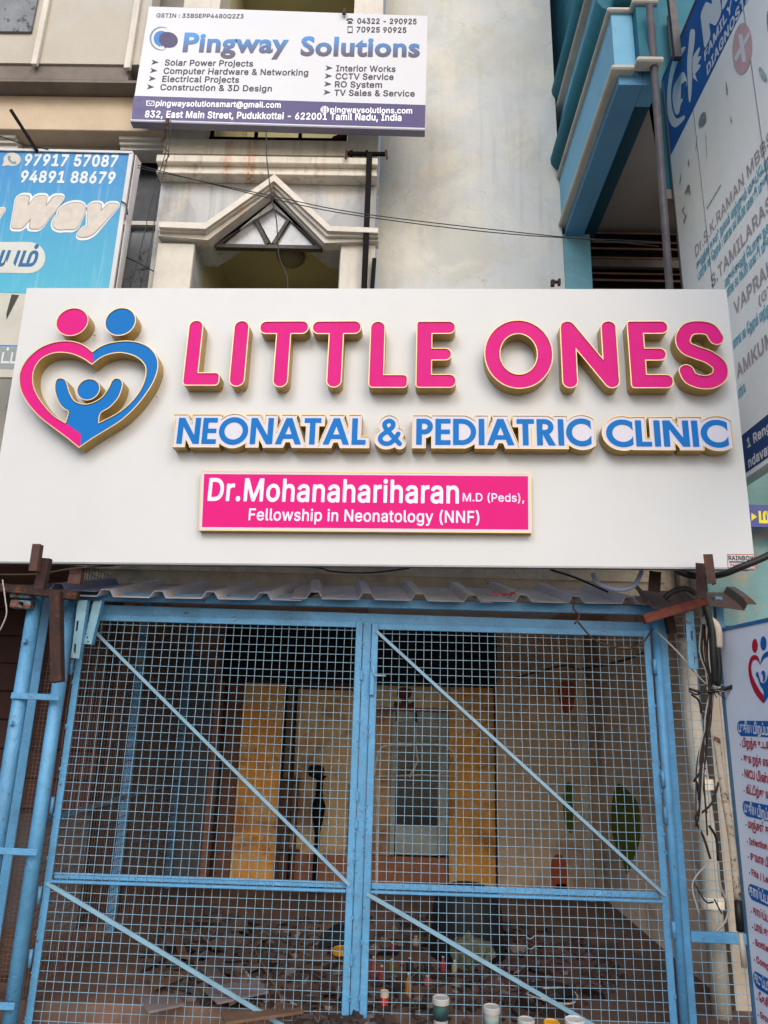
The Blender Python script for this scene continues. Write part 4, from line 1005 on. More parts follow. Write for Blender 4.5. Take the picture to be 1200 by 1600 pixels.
for nm, m_, fv in (('pink_half', pink, np.maximum(Fv+.006, mv)), ('blue_half', bluea, np.maximum(Fv+.006, -mv+.0004))):
    mb = MB(); fill(mb, contours(xs, ys, fv, 0), SF, DL-.006); mb.build(nm, m_, hb)
for nm, cx_, cy_, rx, ry, m_ in (('emblem_head', 338, 188, 76, 67, pink), ('emblem_head', 564, 187, 73, 67, bluea), ('child_head', 414, 505, 55, 52, bluea)):
    c = l3((cx_, cy_)); r1 = abs(l3((cx_+rx, cy_))[0]-c[0]); r2 = abs(l3((cx_, cy_+ry))[1]-c[1])
    raised(ell(c[0], c[1], r1, r2), (c[0]-r1-.02, c[1]-r2-.02, c[0]+r1+.02, c[1]+r2+.02), .003, nm, m_)
# second line: letters on a shared outline
def rect(x0, y0, x1, y1): return conv([(x0, y0), (x1, y0), (x1, y1), (x0, y1)])
def G(ch, s=.2):
    if ch == 'N': w = .82; return [rect(0, 0, s, 1), rect(w-s, 0, w, 1), conv([(0, 1), (s*1.12, 1), (w, 0), (w-s*1.12, 0)])], w
    if ch == 'E': w = .53; return [rect(0, 0, s, 1), rect(0, 0, w, s*.9), rect(0, 1-s*.9, w, 1), rect(0, .5-s*.43, w-.02, .5+s*.43)], w
    if ch == 'O': return [ring(.52, .5, .53-s/2, s)], 1.05
    if ch == 'A': w = .94; return [conv([(0, 0), (s*1.1, 0), (w/2+s*.55, 1), (w/2-s*.55, 1)]), conv([(w, 0), (w-s*1.1, 0), (w/2-s*.55, 1), (w/2+s*.55, 1)]), rect(w*.25, .21, w*.75, .38)], w
    if ch == 'T': w = .60; return [rect(0, 1-s*.9, w, 1), rect(w/2-s/2, 0, w/2+s/2, 1)], w
    if ch == 'L': w = .50; return [rect(0, 0, s, 1), rect(0, 0, w, s*.9)], w
    if ch == 'I': return [rect(0, 0, s, 1)], s
    half = lambda x0: conv([(-9, -9), (x0, -9), (x0, 9), (-9, 9)])
    def hr(cx, cy, r): h = half(cx); g = ring(cx, cy, r, s*.92); return lambda X, Y: np.maximum(g(X, Y), -h(X, Y)-.002)
    if ch in 'PR':
        R_ = .30; fs = [rect(0, 0, s, 1), hr(.28, 1-R_, R_-s*.46), rect(0, 1-s*.92, .285, 1), rect(0, 1-2*R_, .285, 1-2*R_+s*.92)]
        if ch == 'R': fs.append(conv([(.2, .42), (.2+s*1.15, .42), (.64, 0), (.64-s*1.2, 0)])); return fs, .64
        return fs, .58
    if ch == 'D': return [rect(0, 0, s, 1), hr(.30, .5, .5-s*.46), rect(0, 0, .305, s*.92), rect(0, 1-s*.92, .305, 1)], .80
    if ch == 'C':
        g = ring(.52, .5, .53-s/2, s); return [lambda X, Y: np.maximum(g(X, Y), X-.84)], .84
    if ch == '&':
        P = smoothline([(.80, .05), (.52, .36), (.26, .68), (.25, .86), (.40, .95), (.54, .86), (.52, .70), (.34, .54), (.12, .36), (.10, .18), (.25, .06), (.45, .08), (.62, .24), (.74, .44)], 4)
        return caps(P, s*.43), .86
def word(text, pL, pR, cap_px, s=.2, track=.085, nm='lettering', first_gap=0):
    D2 = .088
    A = np.array(SF.loc(*pL, D2)); B = np.array(SF.loc(*pR, D2)); H = SF.loc((pL[0]+pR[0])/2, (pL[1]+pR[1])/2-cap_px, D2)[1]-(A[1]+B[1])/2
    items = []; x = 0
    for ch in text: f, w = G(ch, s); items.append((f, x)); x += w+track
    Wd = x-track; sx = (B[0]-A[0])/Wd; slope = (B[1]-A[1])/(B[0]-A[0])
    def fn(X, Y):
        yy = (Y-A[1]-(X-A[0])*slope)/H; o = None
        for fs, ox in items:
            u = (X-A[0])/sx-ox
            for f in fs:
                v = f(u, yy); o = v if o is None else np.minimum(o, v)
        return o*H
    bb = (A[0]-.06, min(A[1], B[1])-.05, B[0]+.06, max(A[1], B[1])+H+.05)
    xs, ys, Fv = field(fn, bb, .0022)
    lo = contours(xs, ys, Fv, .024); li = contours(xs, ys, Fv, .0195)
    def sgn(l): l = np.array(l); return np.sum(l[:, 0]*np.roll(l[:, 1], -1)-np.roll(l[:, 0], -1)*l[:, 1])
    def solid(ls): b_ = max(ls, key=lambda l: abs(sgn(l))); return [l for l in ls if sgn(l)*sgn(b_) > 0]
    lo, li = solid(lo), solid(li); D = D2; rec = .005
    mb = MB(); walls(mb, lo, SF, .0005, D); walls(mb, li, SF, D-rec, D); body = mb.build('raised_word', gold, sign)
    mb = MB(); ringface(mb, lo, li, SF, D); mb.build('rim', rimm, body)
    mb = MB(); fill(mb, li, SF, D-rec); mb.build('word_face', lilac, body)
    mb = MB(); fill(mb, contours(xs, ys, Fv, 0, .0004), SF, D-rec+.002); mb.build('lettering', bluea, body)
word('NEONATAL', (275, 693), (571, 694.5), 41)
word('&', (590, 695), (627, 695), 40, s=.2)
word('PEDIATRIC', (650, 694.5), (925, 696), 41)
word('CLINIC', (949, 697), (1140, 698), 41)
# doctor's name box
bxp = [(314, 735), (830, 739), (831, 833), (310, 829)]
P = [SF.loc(*p, .05) for p in bxp]
nb_ = slab(P, SF, .0006, .047, 'name_box', gold, sign, px=False)
mb = MB(); g_ = [(SF.loc(*p, .05)) for p in ((316, 737), (828, 741), (829, 831), (312, 827))]; ringface(mb, [P], [g_], SF, .05); walls(mb, [P, g_], SF, .047, .05); mb.build('box_rim', rimm, nb_)
slab([(316, 737), (828, 741), (829, 831), (312, 827)], SF, .0475, .0485, 'white_border', lilac, nb_)
slab([(319, 740.5), (825, 744), (825.5, 827.5), (315.5, 823.5)], SF, .0488, .0492, 'name_face', pinkbox, nb_)
txt('Dr.Mohanahariharan', SF, (324, 781.5), (717, 784), 34, printpink, nb_, bold=.018, d=.0502)
txt('M.D (Peds),', SF, (723, 783), (819, 783.5), 12.5, printpink, nb_, bold=.012, d=.0502)
txt('Fellowship in Neonatology (NNF)', SF, (388, 812.5), (749, 814.5), 18, printpink, nb_, bold=.014, d=.0502)
# maker's sticker
ink = mat('dark_print', (40, 36, 38), .6, var=0, bump=0); redink = mat('red_print', (196, 40, 44), .6, var=0, bump=0); bluei = mat('blue_print', (40, 60, 160), .6, var=0, bump=0)
mb = MB(); o_ = [SF.loc(*p, .001) for p in ((1136, 866), (1182, 866), (1184, 888), (1137, 887))]; i_ = [SF.loc(*p, .001) for p in ((1137, 867), (1181, 867), (1183, 887), (1138, 886))]
ringface(mb, [o_], [i_], SF, .001); stk = mb.build('maker_sticker', redink, sign)
txt('RAINBOW', SF, (1138.5, 875), (1180, 875), 6.5, ink, stk, bold=.03, d=.0012)
flat([(1139, 877), (1180, 877), (1180, 879), (1139, 879)], SF, .0012, 'bar_print', ink, stk)
txt('94431 46001', SF, (1141, 885), (1181, 885.5), 4.5, redink, stk, bold=.03, d=.0012)
for px, py in ((116, 700), (330, 611), (500, 616)): pass
# little clips under the letters
mb = MB()
for px, py in ((148, 524), (217, 520), (245, 620), (176, 681), (328, 610), (376, 613), (438, 615), (524, 616), (606, 616), (673, 616), (930, 589), (818, 615), (300, 706), (470, 707), (700, 707), (828, 708), (1036, 710), (966, 707)):
    c = SF(*SF.loc(px, py, .03), .03); mb.lathe([(.006, -.004), (.008, 0), (.005, .004)], c, 6)
mb.build('fixing_screws', mat('zinc', (190, 186, 176), .4, metal=.5), sign, kind='stuff')

# ================================================================ BOARD OF THE SOLUTIONS FIRM (white and purple)
PF = Frame((-1, .5, 6.8), (0, -1, 0))
pc = [(233, 10), (668, 25), (664, 202), (204, 188)]
pb = thing('solutions_board', 'white and purple printed board of a solutions firm, high on the facade', 'signboard', V(PF(*PF.loc(435, 195))))
pw = mat('vinyl_white', (222, 224, 230), .4, var=.02, bump=.02, bs=6, dirt=.05, dirtcol=(200, 200, 200)); purple = mat('vinyl_purple', (62, 46, 114), .4, var=.04, bump=.02)
slab(pc, PF, -.07, 0, 'printed_panel', pw, pb)
mb = MB(); bl_, br_ = PF(*PF.loc(*pc[3]), -.035), PF(*PF.loc(*pc[2]), -.035); mb.bar(bl_+np.array((0, 0, -.008)), br_+np.array((0, 0, -.008)), .075, .014, (0, 0, 1)); mb.build('bottom_edge', mat('grey_lilac_edge', (150, 146, 168), .5), pb)
slab([(209.5, 149.5), (664.8, 164), (663.8, 199.5), (205, 186)], PF, .0005, .0015, 'purple_band', purple, pb)
greyp = mat('grey_purple_print', (52, 46, 62), .5, var=0, bump=0); wp = mat('white_print', (246, 246, 250), .5, var=0, bump=0)
def grad(name, z0, z1, c0, c1):
    def h(N, cur):
        g = N.new('ShaderNodeNewGeometry'); s_ = N.new('ShaderNodeSeparateXYZ'); N.l.new(g.outputs['Position'], s_.inputs[0]); return N.mix(N.ramp(s_.outputs[2], z0, z1), lin(c0), lin(c1))
    return mat(name, c0, .45, var=0, bump=0, hook=h)
zA, zB = PF(*PF.loc(470, 85))[2], PF(*PF.loc(470, 58))[2]
gradp = grad('blue_grey_gradient_print', zA, zB, (76, 66, 88), (40, 132, 204))
txt('GSTIN : 33BSEPP4480Q2Z3', PF, (244, 27), (380, 31.5), 6.2, greyp, pb, bold=.014)
txt('04322 - 290925', PF, (558, 36.5), (651, 38.5), 8, greyp, pb, bold=.026)
txt('70925 90925', PF, (557, 50), (635, 51.5), 8, greyp, pb, bold=.026)
txt('Pingway', PF, (285, 80), (450, 85), 28, gradp, pb, bold=.035, space=1.05, font=0)
txt('Solutions', PF, (469, 86), (656, 87.5), 28, gradp, pb, bold=.035, space=1.05, font=0)
for i, (s_, a_, b_) in enumerate((('Solar Power Projects', (257, 102), (395, 106.5)), ('Computer Hardware & Networking', (255, 115), (481, 122.5)), ('Electrical Projects', (253, 127.5), (373, 131.5)), ('Construction & 3D Design', (250, 140.5), (424, 147)),
                                 ('Interior Works', (525, 111), (618, 111.5)), ('CCTV Service', (524, 123.5), (615, 124.5)), ('RO System', (523, 136), (597, 137)), ('TV Sales & Service', (522, 149), (648, 150.5)))):
    txt(s_, PF, a_, b_, 9, greyp, pb, bold=.018)
    x, y = a_[0]-(20 if i < 4 else 16), a_[1]-5
    flat([(x, y-4), (x+11, y+.3), (x-1, y+4), (x+2.5, y)], PF, .002, 'arrow_bullet', greyp, pb)
txt('pingwaysolutionsmart@gmail.com', PF, (243, 165.5), (438, 172.5), 8.5, wp, pb, bold=.02, d=.0025)
txt('pingwaysolutions.com', PF, (516, 175.5), (644, 177), 8.5, wp, pb, bold=.02, d=.0025)
txt('832, East Main Street, Pudukkottai - 622001 Tamil Nadu, India', PF, (226, 183), (627, 194), 10, wp, pb, bold=.022, d=.0025)
def pell(cx_, cy_, rx, ry, a0=0, n=28): return [(cx_+rx*math.cos(i*2*math.pi/n)*math.cos(a0)-ry*math.sin(i*2*math.pi/n)*math.sin(a0), cy_+rx*math.cos(i*2*math.pi/n)*math.sin(a0)+ry*math.sin(i*2*math.pi/n)*math.cos(a0)) for i in range(n)]
skyp = mat('logo_blue', (44, 130, 206), .5, var=0, bump=0); plogo = mat('logo_purple', (72, 58, 104), .5, var=0, bump=0); glogo = mat('logo_grey', (120, 150, 176), .5, var=0, bump=0)
lg = flat(pell(252, 60, 12, 12)+[], PF, .002, 'logo_bubble', skyp, pb)
flat([(243, 68), (250, 66), (250, 73)], PF, .0021, 'bubble_tail', skyp, pb)
flat(pell(263, 62, 15, 12, .25), PF, .003, 'logo_bubble', plogo, pb); flat([(256, 70), (262, 71), (257.5, 76)], PF, .0031, 'bubble_tail', plogo, pb)
fr2 = []
for k in range(20): t = math.radians(60+k*12); fr2.append((252+18.5*math.cos(t), 60-18.5*math.sin(t)))
inn = [(252+.5+(17.9-1.8*math.sin(math.pi*k/19))*math.cos(math.radians(60+k*12)), 60-(17.9-1.8*math.sin(math.pi*k/19))*math.sin(math.radians(60+k*12))) for k in range(20)]
flat(fr2+inn[::-1], PF, .002, 'logo_arc', glogo, pb)
# small icons: envelope, globe, desk phone, mobile
def outline(o__, i__, fr_, d, nm, m_, par): mb = MB(); ringface(mb, [[fr_.loc(*p, d) for p in o__]], [[fr_.loc(*p, d) for p in i__]], fr_, d); mb.build(nm, m_, par)
outline([(229, 157), (241.5, 157.5), (241, 165.5), (228.5, 165)], [(230.3, 158), (240.5, 158.5), (240, 164.5), (229.7, 164)], PF, .003, 'envelope_icon', wp, pb)
flat([(229.5, 157.5), (235, 162), (241, 158), (235, 163.5)], PF, .003, 'envelope_icon', wp, pb)
flat(pell(507.5, 171.5, 6.8, 6), PF, .003, 'globe_icon', wp, pb)
for k in (-3, 0, 3): flat([(501.5, 171.2+k), (513.5, 171.4+k), (513.5, 172.1+k), (501.5, 171.9+k)], PF, .004, 'globe_line', purple, pb)
for k in (-2.5, 2.5): flat([(507.2+k, 166), (508+k, 166), (508+k, 177), (507.2+k, 177)], PF, .004, 'globe_line', purple, pb)
flat([(541.5, 30.5), (543, 28.5), (550, 28.5), (552, 30.5), (552, 32.5), (549.5, 32.5), (549.5, 31), (544.5, 31), (544.5, 32.5), (541.5, 32.5)], PF, .002, 'desk_phone_icon', greyp, pb)
flat([(544.5, 32.8), (549, 32.8), (551, 37), (542.5, 37)], PF, .002, 'desk_phone_icon', greyp, pb)
outline([(543, 41), (551, 41), (551, 51.5), (543, 51.5)], [(544, 42.5), (550, 42.5), (550, 49.5), (544, 49.5)], PF, .002, 'mobile_icon', greyp, pb)
hk = rustm
for px in (262, 538):
    a = at(px, 186 if px < 300 else 14, .47); tag(MB().bar(a, a+np.array((.0, .0, -.06)), .03, .02, (0, 1, 0)).build('rusty_hook', hk), 'rusty wire hook tied at the bottom left of the white and purple board' if px < 300 else 'rusty hook at the top right of the white and purple board', 'hook')

# ================================================================ BLUE TUITION BOARD at the left edge
QF = Frame((-2.7, .42, 5.3), (0, -1, 0))
qb = thing('blue_board', 'weathered sky blue board with two phone numbers and puffy cream lettering, left edge', 'signboard', V(QF(*QF.loc(80, 455))))
zt_, zb_ = QF(*QF.loc(100, 236))[2], QF(*QF.loc(100, 455))[2]
def _bd(N, cur):
    g = N.new('ShaderNodeNewGeometry'); s_ = N.new('ShaderNodeSeparateXYZ'); N.l.new(g.outputs['Position'], s_.inputs[0])
    c_ = N.mix(N.ramp(s_.outputs[2], zb_, zt_-.2), lin((62, 160, 186)), lin((28, 122, 180)))
    n = N.noise(N.pos((14, 14, .9)), 1.5, 7, .7); return N.mix(N.math('MULTIPLY', N.ramp(n, .54, .72), .35), c_, lin((170, 200, 214)))
bdm = mat('faded_blue_vinyl', (30, 124, 184), .5, var=0, bump=.05, bs=10, hook=_bd)
q4 = [(-45, 232), (204, 238), (171, 460), (-80, 456)]
slab(q4, QF, -.02, 0, 'printed_panel', bdm, qb)
whf = mat('white_board_frame', (214, 214, 216), .45, var=.1, vs=6, dirt=.45, dirtcol=(150, 130, 114))
mb = MB(); a, b, c, d = [QF(*QF.loc(*p), .0) for p in ((-45, 234), (206, 239.5), (173, 460), (-80, 456))]
mb.bar(a, b+np.array((.01, 0, 0)), .03, .022, (0, 0, 1)); mb.build('frame_edge', whf, qb)
mb = MB(); mb.bar(b, c, .035, .022, (0, 1, 0)); mb.build('frame_edge', whf, qb)
mb = MB(); e0, e1 = b+np.array((.022, .02, 0)), c+np.array((.022, .02, 0)); mb.hexa([e0, e1, e1+np.array((.01, .0, 0)), e0+np.array((.01, 0, 0))], [e0+np.array((.02, .07, -.02)), e1+np.array((.0, .07, 0)), e1+np.array((.01, .07, 0)), e0+np.array((.03, .07, -.02))]); mb.build('side_return', whf, qb)
crm = mat('cream_print', (214, 206, 196), .6, var=.12, vs=14, bump=0); prw = mat('worn_white_print', (226, 234, 240), .6, var=.1, vs=16, bump=0); bprint = mat('deep_blue_print', (30, 104, 160), .6, var=.1, bump=0)
txt('97917 57087', QF, (37, 258), (183, 260), 17, prw, qb, bold=.03)
txt('94891 88679', QF, (31, 284), (179, 285.5), 17, prw, qb, bold=.03)
flat(pell(19, 249, 13.5, 10.5), QF, .002, 'handset_disc', crm, qb); flat([(6, 252), (14, 258), (3, 260)], QF, .0025, 'disc_tail', crm, qb)
flat([(12, 244), (15, 243), (17, 247), (15.5, 248.5), (20, 253), (23, 251.5), (26, 254), (24, 256.5), (19, 256), (12.5, 250)], QF, .003, 'handset', mat('grey_blue_print', (110, 150, 160), .6, var=0), qb)
for dd, bd, mm in ((.002, .115, mat('outline_white_print', (232, 238, 240), .6, var=.05, bump=0)), (.003, .085, mat('outline_brown_print', (170, 156, 146), .6, var=.05, bump=0)), (.004, .07, crm)):
    k = (.115-bd)*42
    txt('Way', QF, (15+k, 352-k*.5), (182-k, 356-k*.5), 42-k*.9, mm, qb, bold=bd, d=dd, shear=.25)
    txt('y', QF, (-30+k, 352-k*.5), (4-k, 352-k*.5), 30, mm, qb, bold=bd, d=dd, shear=.25)
pl = [(-60, 378), (40, 378)]+[(45+26*math.sin(t), 402.5-24.5*math.cos(t)) for t in [i*math.pi/12 for i in range(13)]]+[(40, 427), (-60, 425)]
flat(pl, QF, .002, 'pill_print', mat('pill_cream', (212, 216, 210), .6, var=.08, bump=0), qb)
txt('லயம்', QF, (-40, 414), (57, 416), 21, bprint, qb, bold=.03, d=.003, shear=.2)
# grey stickered board below it
GF = Frame((-2.9, .3, 4.2), (0, -1, 0))
gb = thing('grey_board', 'pale grey and white board with faded lettering, under the blue board at the left edge', 'signboard', V(GF(*GF.loc(10, 590))))
slab([(-60, 456), (60, 459), (40, 590), (-90, 587)], GF, -.03, 0, 'printed_panel', mat('pale_grey_vinyl', (206, 204, 192), .6, var=.08, dirt=.3, dirtcol=(140, 140, 130)), gb)
slab([(-70, 541), (40, 543), (34, 577), (-80, 575)], GF, .0005, .0015, 'grey_strip', mat('grey_vinyl', (150, 156, 156), .6, var=.1), gb)
flat([(-70, 538), (40, 539.5), (40, 542), (-70, 540.5)], GF, .001, 'blue_line', skyp, gb)
txt('ட்ட', GF, (1, 567), (28, 568), 15, prw, gb, bold=.02, d=.003)
flat([(18, 460), (30, 461), (10, 500), (10, 490)], GF, .001, 'dark_mark', mat('dark_mark', (60, 62, 58), .7), gb)

# ================================================================ PERPENDICULAR BOARD OF THE DIAGNOSTIC CENTRE (right)
KX = 2.4
KF = Frame((KX, .5, 5), (-1, 0, 0))
kb = thing('diagnostic_board', 'tall white board with blue top band and faded names, jutting out at the right edge', 'signboard', (KX, 0, 3.4))
ky = .87; kn = -2.6
def kl(y, z): return (KF.o[1]-y, z-KF.o[2])
wv = mat('weathered_white_vinyl', (250, 250, 248), .5, var=.04, vs=2, dirt=.12, dirtcol=(190, 194, 196), streak=.15, streakcol=(176, 180, 186), bump=.06, bs=6)
bv = mat('royal_blue_vinyl', (34, 92, 168), .5, var=.1, vs=3, bump=.04)
P = [kl(ky, 3.31), kl(kn, 3.31), kl(kn, 7.48), kl(ky, 7.48)]
slab(P, KF, -.05, 0, 'printed_panel', wv, kb, px=False)
slab([kl(ky-.002, 6.62), kl(kn, 6.62), kl(kn, 7.475), kl(ky-.002, 7.475)], KF, .0005, .0015, 'top_band', bv, kb, px=False)
slab([kl(ky-.002, 3.345), kl(kn, 3.345), kl(kn, 3.62), kl(ky-.002, 3.62)], KF, .0005, .0015, 'bottom_band', mat('navy_vinyl', (26, 66, 130), .5, var=.08), kb, px=False)
MB().box(KX-.004, KX+.046, kn, ky, 3.28, 3.308).build('bottom_frame', mat('aluminium_frame', (190, 188, 184), .4, metal=.3, var=.1), kb)
MB().box(KX-.006, KX+.05, ky+.001, ky+.03, 3.28, 7.5).build('side_frame', mat('grey_frame', (120, 118, 118), .5, metal=.3, var=.2), kb)
MB().box(KX-.006, KX+.05, kn, ky, 7.481, 7.51).build('top_frame', mat('grey_frame', (120, 118, 118)), kb)
for y_ in (.35, -.55): MB().box(KX-.003, KX-.0005, y_-.006, y_+.006, 3.63, 6.61).build('panel_seam', mat('seam_grey', (176, 178, 182), .6, var=.1), kb)
def kt(t_, a, b, cap, m, bold=.015, name='lettering'): return txt(t_, KF, a, b, cap, m, kb, bold=bold, d=.003, name=name)
fad = mat('faded_mauve_print', (196, 184, 190), .6, var=.25, vs=9, bump=0); cyn = mat('faded_cyan_print', (130, 198, 218), .6, var=.25, vs=12, bump=0); wpr = mat('board_white_print', (222, 222, 226), .6, var=.06, bump=0)
kt('FAMILY C', (1101, 96), (1157, -10), 17, wpr, .03); kt('DIAGNOSTI', (1105, 118), (1170, -4), 18, wpr, .03)
kt('NA', (1100, 72), (1160, -62), 62, wpr, .07)
kt('Dr.S.K.RAMAN MBBS', (1087, 402), (1207, 222), 21, fad, .012)
kt('குழந்தைகள் நலம் மற்றும் மகப்பேறு', (1088.5, 422), (1206, 246), 11, cyn, .04)
kt('பார்வை நேரம் : மாலை 06.00 மணி முதல்', (1091, 438), (1206, 269), 11, cyn, .04)
kt('S.TAMILARASI', (1112, 450), (1214, 314), 23, fad, .02)
kt('மருத்துவர் பொது நலம்', (1133, 449), (1210, 350), 12, cyn, .04); kt('மாலை 06.00 மணி முதல்', (1134, 467), (1212, 372), 12, cyn, .04)
kt('VAPRAKA', (1148, 493), (1220, 404), 24, fad, .025); kt('(GY', (1186, 478), (1208, 454), 16, fad, .02)
kt('மாலை நேரம் மற்றும்', (1146, 544), (1212, 478), 12, cyn, .04)
kt('AMKUMAR', (1152, 591), (1232, 508), 24, fad, .025); kt('பார்வை', (1154, 622), (1165, 610), 12, cyn, .04)
kt('1 Rengasa', (1168, 700), (1224, 656), 16, wpr, .025); kt('ndavanam', (1170, 731), (1222, 692), 17, wpr, .025)
# emblem: crescent swirls and a ray-fingered hand, red cross disc, worn marks
KN = [0]
def kpoly(pts, m, nm, sm=4, d=.003):
    KN[0] += 1; d = d+KN[0]*.00006; P_ = smoothloop([KF.loc(*p, d) for p in pts], sm) if sm else [KF.loc(*p, d) for p in pts]
    mb_ = MB(); fill(mb_, [P_], KF, d); return mb_.build(nm, m, kb)
def g4(p): return (1020+p[0]/6.155, p[1]/6.155)
kpoly([g4(p) for p in ((310, 445), (240, 500), (180, 620), (142, 850), (140, 1050), (165, 1180), (220, 1225), (300, 1150), (300, 1110), (230, 1140), (190, 1060), (175, 900), (195, 740), (240, 600), (300, 490))], wpr, 'emblem_swirl')
kpoly([g4(p) for p in ((250, 740), (200, 840), (190, 960), (215, 1090), (250, 1090), (265, 1020), (300, 930), (330, 800), (320, 740), (290, 690))], wpr, 'emblem_swirl')
kpoly([g4(p) for p in ((272, 810), (322, 775), (322, 850), (290, 950), (268, 950))], bv, 'emblem_gap', 0, .004)
kpoly([g4(p) for p in ((330, 600), (345, 430), (360, 300), (385, 280), (405, 300), (400, 420), (375, 600), (378, 780), (365, 960), (345, 960), (335, 760))], wpr, 'emblem_ray')
for a, b in (((380, 600), (440, 460)), ((380, 640), (448, 540)), ((382, 690), (446, 620)), ((385, 740), (425, 770))):
    kpoly([g4(p) for p in ((a[0], a[1]), (a[0]+10, a[1]-60), (b[0], b[1]), (b[0]+12, b[1]+20), (a[0]+20, a[1]+25))], wpr, 'emblem_ray')
kpoly([g4((860+95*math.cos(t)-0, 465+245*math.sin(t)-(95*math.cos(t))*.25)) for t in [i*math.pi/8 for i in range(16)]], mat('faded_red_print', (232, 190, 194), .6, var=.12, bump=0), 'cross_disc', 3)
for q in (((820, 330), (860, 330), (900, 590), (860, 600)), ((930, 290), (930, 350), (800, 600), (780, 560))): kpoly([g4(p) for p in q], wpr, 'cross_arm', 0, .004)
marks = mat('worn_dark_mark', (150, 164, 164), .7, var=.4, vs=30, bump=0); mk2 = mat('faded_teal_mark', (190, 212, 212), .7, var=.4, vs=20, bump=0)
for q in (((470, 1090), (505, 1080), (515, 1150), (490, 1200), (450, 1220), (440, 1170)), ((700, 780), (715, 830), (720, 905), (708, 905)), ((745, 1110), (762, 1170), (760, 1185), (748, 1160)), ((1030, 640), (1090, 720), (1100, 780), (1060, 770), (1020, 690)), ((1095, 150), (1108, 100), (1108, 320), (1098, 230)), ((418, 1330), (430, 1320), (415, 1440), (410, 1440)), ((505, 1290), (512, 1290), (522, 1500), (516, 1500))):
    kpoly([g4(p) for p in q], marks if q[0][0] in (470, 700, 745, 1095) else mk2, 'worn_mark', 2)
def g5(p): return (1060+p[0]/6.664, 240+p[1]/6.664)
for q in (((60, 420), (100, 320), (118, 330), (125, 440), (105, 400), (70, 410)), ((35, 590), (75, 530), (45, 600), (85, 650), (100, 590), (60, 730), (50, 710), (70, 650)), ((290, 570), (440, 320), (446, 325), (296, 576)), ((10, 300), (25, 200), (28, 260), (12, 330)), ((95, 100), (105, 50), (115, 110), (110, 130))):
    kpoly([g5(p) for p in q], marks, 'worn_mark', 0)
# steel pipes that carry it
galv = mat('old_galvanised_pipe', (92, 88, 92), .6, metal=.1, var=.3, vs=9, rust=.03, bump=.2)
def pole(pts, Ys, r, lab, m=galv):
    a, b = at(*pts[0], Ys[0]), at(*pts[1], Ys[1]); e = b+(b-a)*.45
    o_ = link(MB().tube([e, b, a], r, 18).mesh('support_pipe', m, smooth=True), 'support_pipe'); return tag(o_, lab, 'pipe', 'steel pipes carrying the diagnostic board')
pole(((1015, 10), (1046, 448)), (-.66, -.2), .0255, 'long grey steel pipe in front of the blue balcony, left of the tall board')
pole(((1049, 26), (1088, 448)), (.88, .88), .044, 'shorter thick grey pipe close behind the edge of the tall board')
tag(link(MB().box(KX-.10, KX-.04, ky-.5, ky-.45, 7.2, 7.95).mesh('rusty_post', galv), 'rusty_post'), 'grey square post end above the corner of the tall board', 'steel post')
# pole and bracket in front of the bare wall, black bar at the left
xp = at(573, 350, .66)[0]
zt1 = at(573, 240, .66)[2]
tp = thing('antenna_pole', 'black steel pole with a short cross arm, in front of the bare wall', 'pole', (xp, .66, 4.2))
MB().box(xp-.024, xp+.024, .64, .68, 4.2, zt1).build('upright', blackm, tp, bev=.003)
a, b = at(541, 240, .66), at(604, 241, .66); MB().tube([a, b], .02, 10).build('cross_arm', blackm, tp)
for px in (541, 603): c = at(px, 238, .63); MB().bar(c+np.array((0, 0, .02)), c+np.array((.01 if px > 600 else -.0, -.0, -.07)), .02, .012, (0, 1, 0)).build('wire_lug', rustm, tp)
for px in (549, 573): c = at(px, 240, .66); MB().tube([c+np.array((-.012, 0, 0)), c+np.array((.012, 0, 0))], .03, 10).build('collar', blackm, tp)
a, b = at(585, 404, .7), at(580, 470, .7)
fb = tag(MB().bar(a, b, .035, .02, (0, 1, 0)).build('slotted_bar', blackm), 'short black perforated bar behind the top edge of the sign, right of the pole', 'steel bar')
for py in (410, 432): c = at(584-(py-410)*.05, py, .688); MB().lathe([(.007, -.007), (.007, 0), (.004, .005)], c, 8).build('hole_bolt', mat('zinc'), fb) if False else None
steel([(17, 172), (58, 236)], .30, .028, .03, 'black_bar', 'black bar leaning on top of the blue board at the upper left', 'steel bar', blackm, Y2=.40)
c = at(870, 442, .8); mb = MB(); mb.box(c[0]-.05, c[0]-.02, .78, .82, c[2]-.03, c[2]+.02).box(c[0]+.01, c[0]+.03, .78, .82, c[2]-.02, c[2]+.03).box(c[0]-.05, c[0]+.03, .785, .815, c[2]+.002, c[2]+.014)
tag(mb.build('rusty_clamp', rustm), 'small rusty clamp on the edge of the bare wall, just above the sign', 'clamp')
# purple board with yellow letters, low at the right edge
UF = Frame((2.6, .1, 3.2), (-.15, -1, 0))
ub = thing('purple_board', 'purple blue board with yellow lettering at the right edge, beside the clinic sign', 'signboard', V(UF(*UF.loc(1190, 822))))
slab([(1160, 788), (1290, 792), (1290, 826), (1160, 823)], UF, -.03, 0, 'printed_panel', mat('violet_vinyl', (72, 78, 150), .5, var=.08), ub)
yel = mat('yellow_print', (236, 222, 50), .5, var=0, bump=0)
txt('மு', UF, (1186, 816), (1214, 817), 15, yel, ub, bold=.05); flat([(1174, 801), (1183, 807.5), (1174, 814)], UF, .002, 'arrow_print', yel, ub)
slab([(1120, 742), (1320, 742), (1320, 788), (1130, 787.5)], Frame((2.6, .35, 3.2), (0, -1, 0)), -.1, 0, 'painted_recess_shade', mat('black_recess_shade', (14, 18, 34), .8), ub)  # flat black slab, the shade of a recess put into its colour

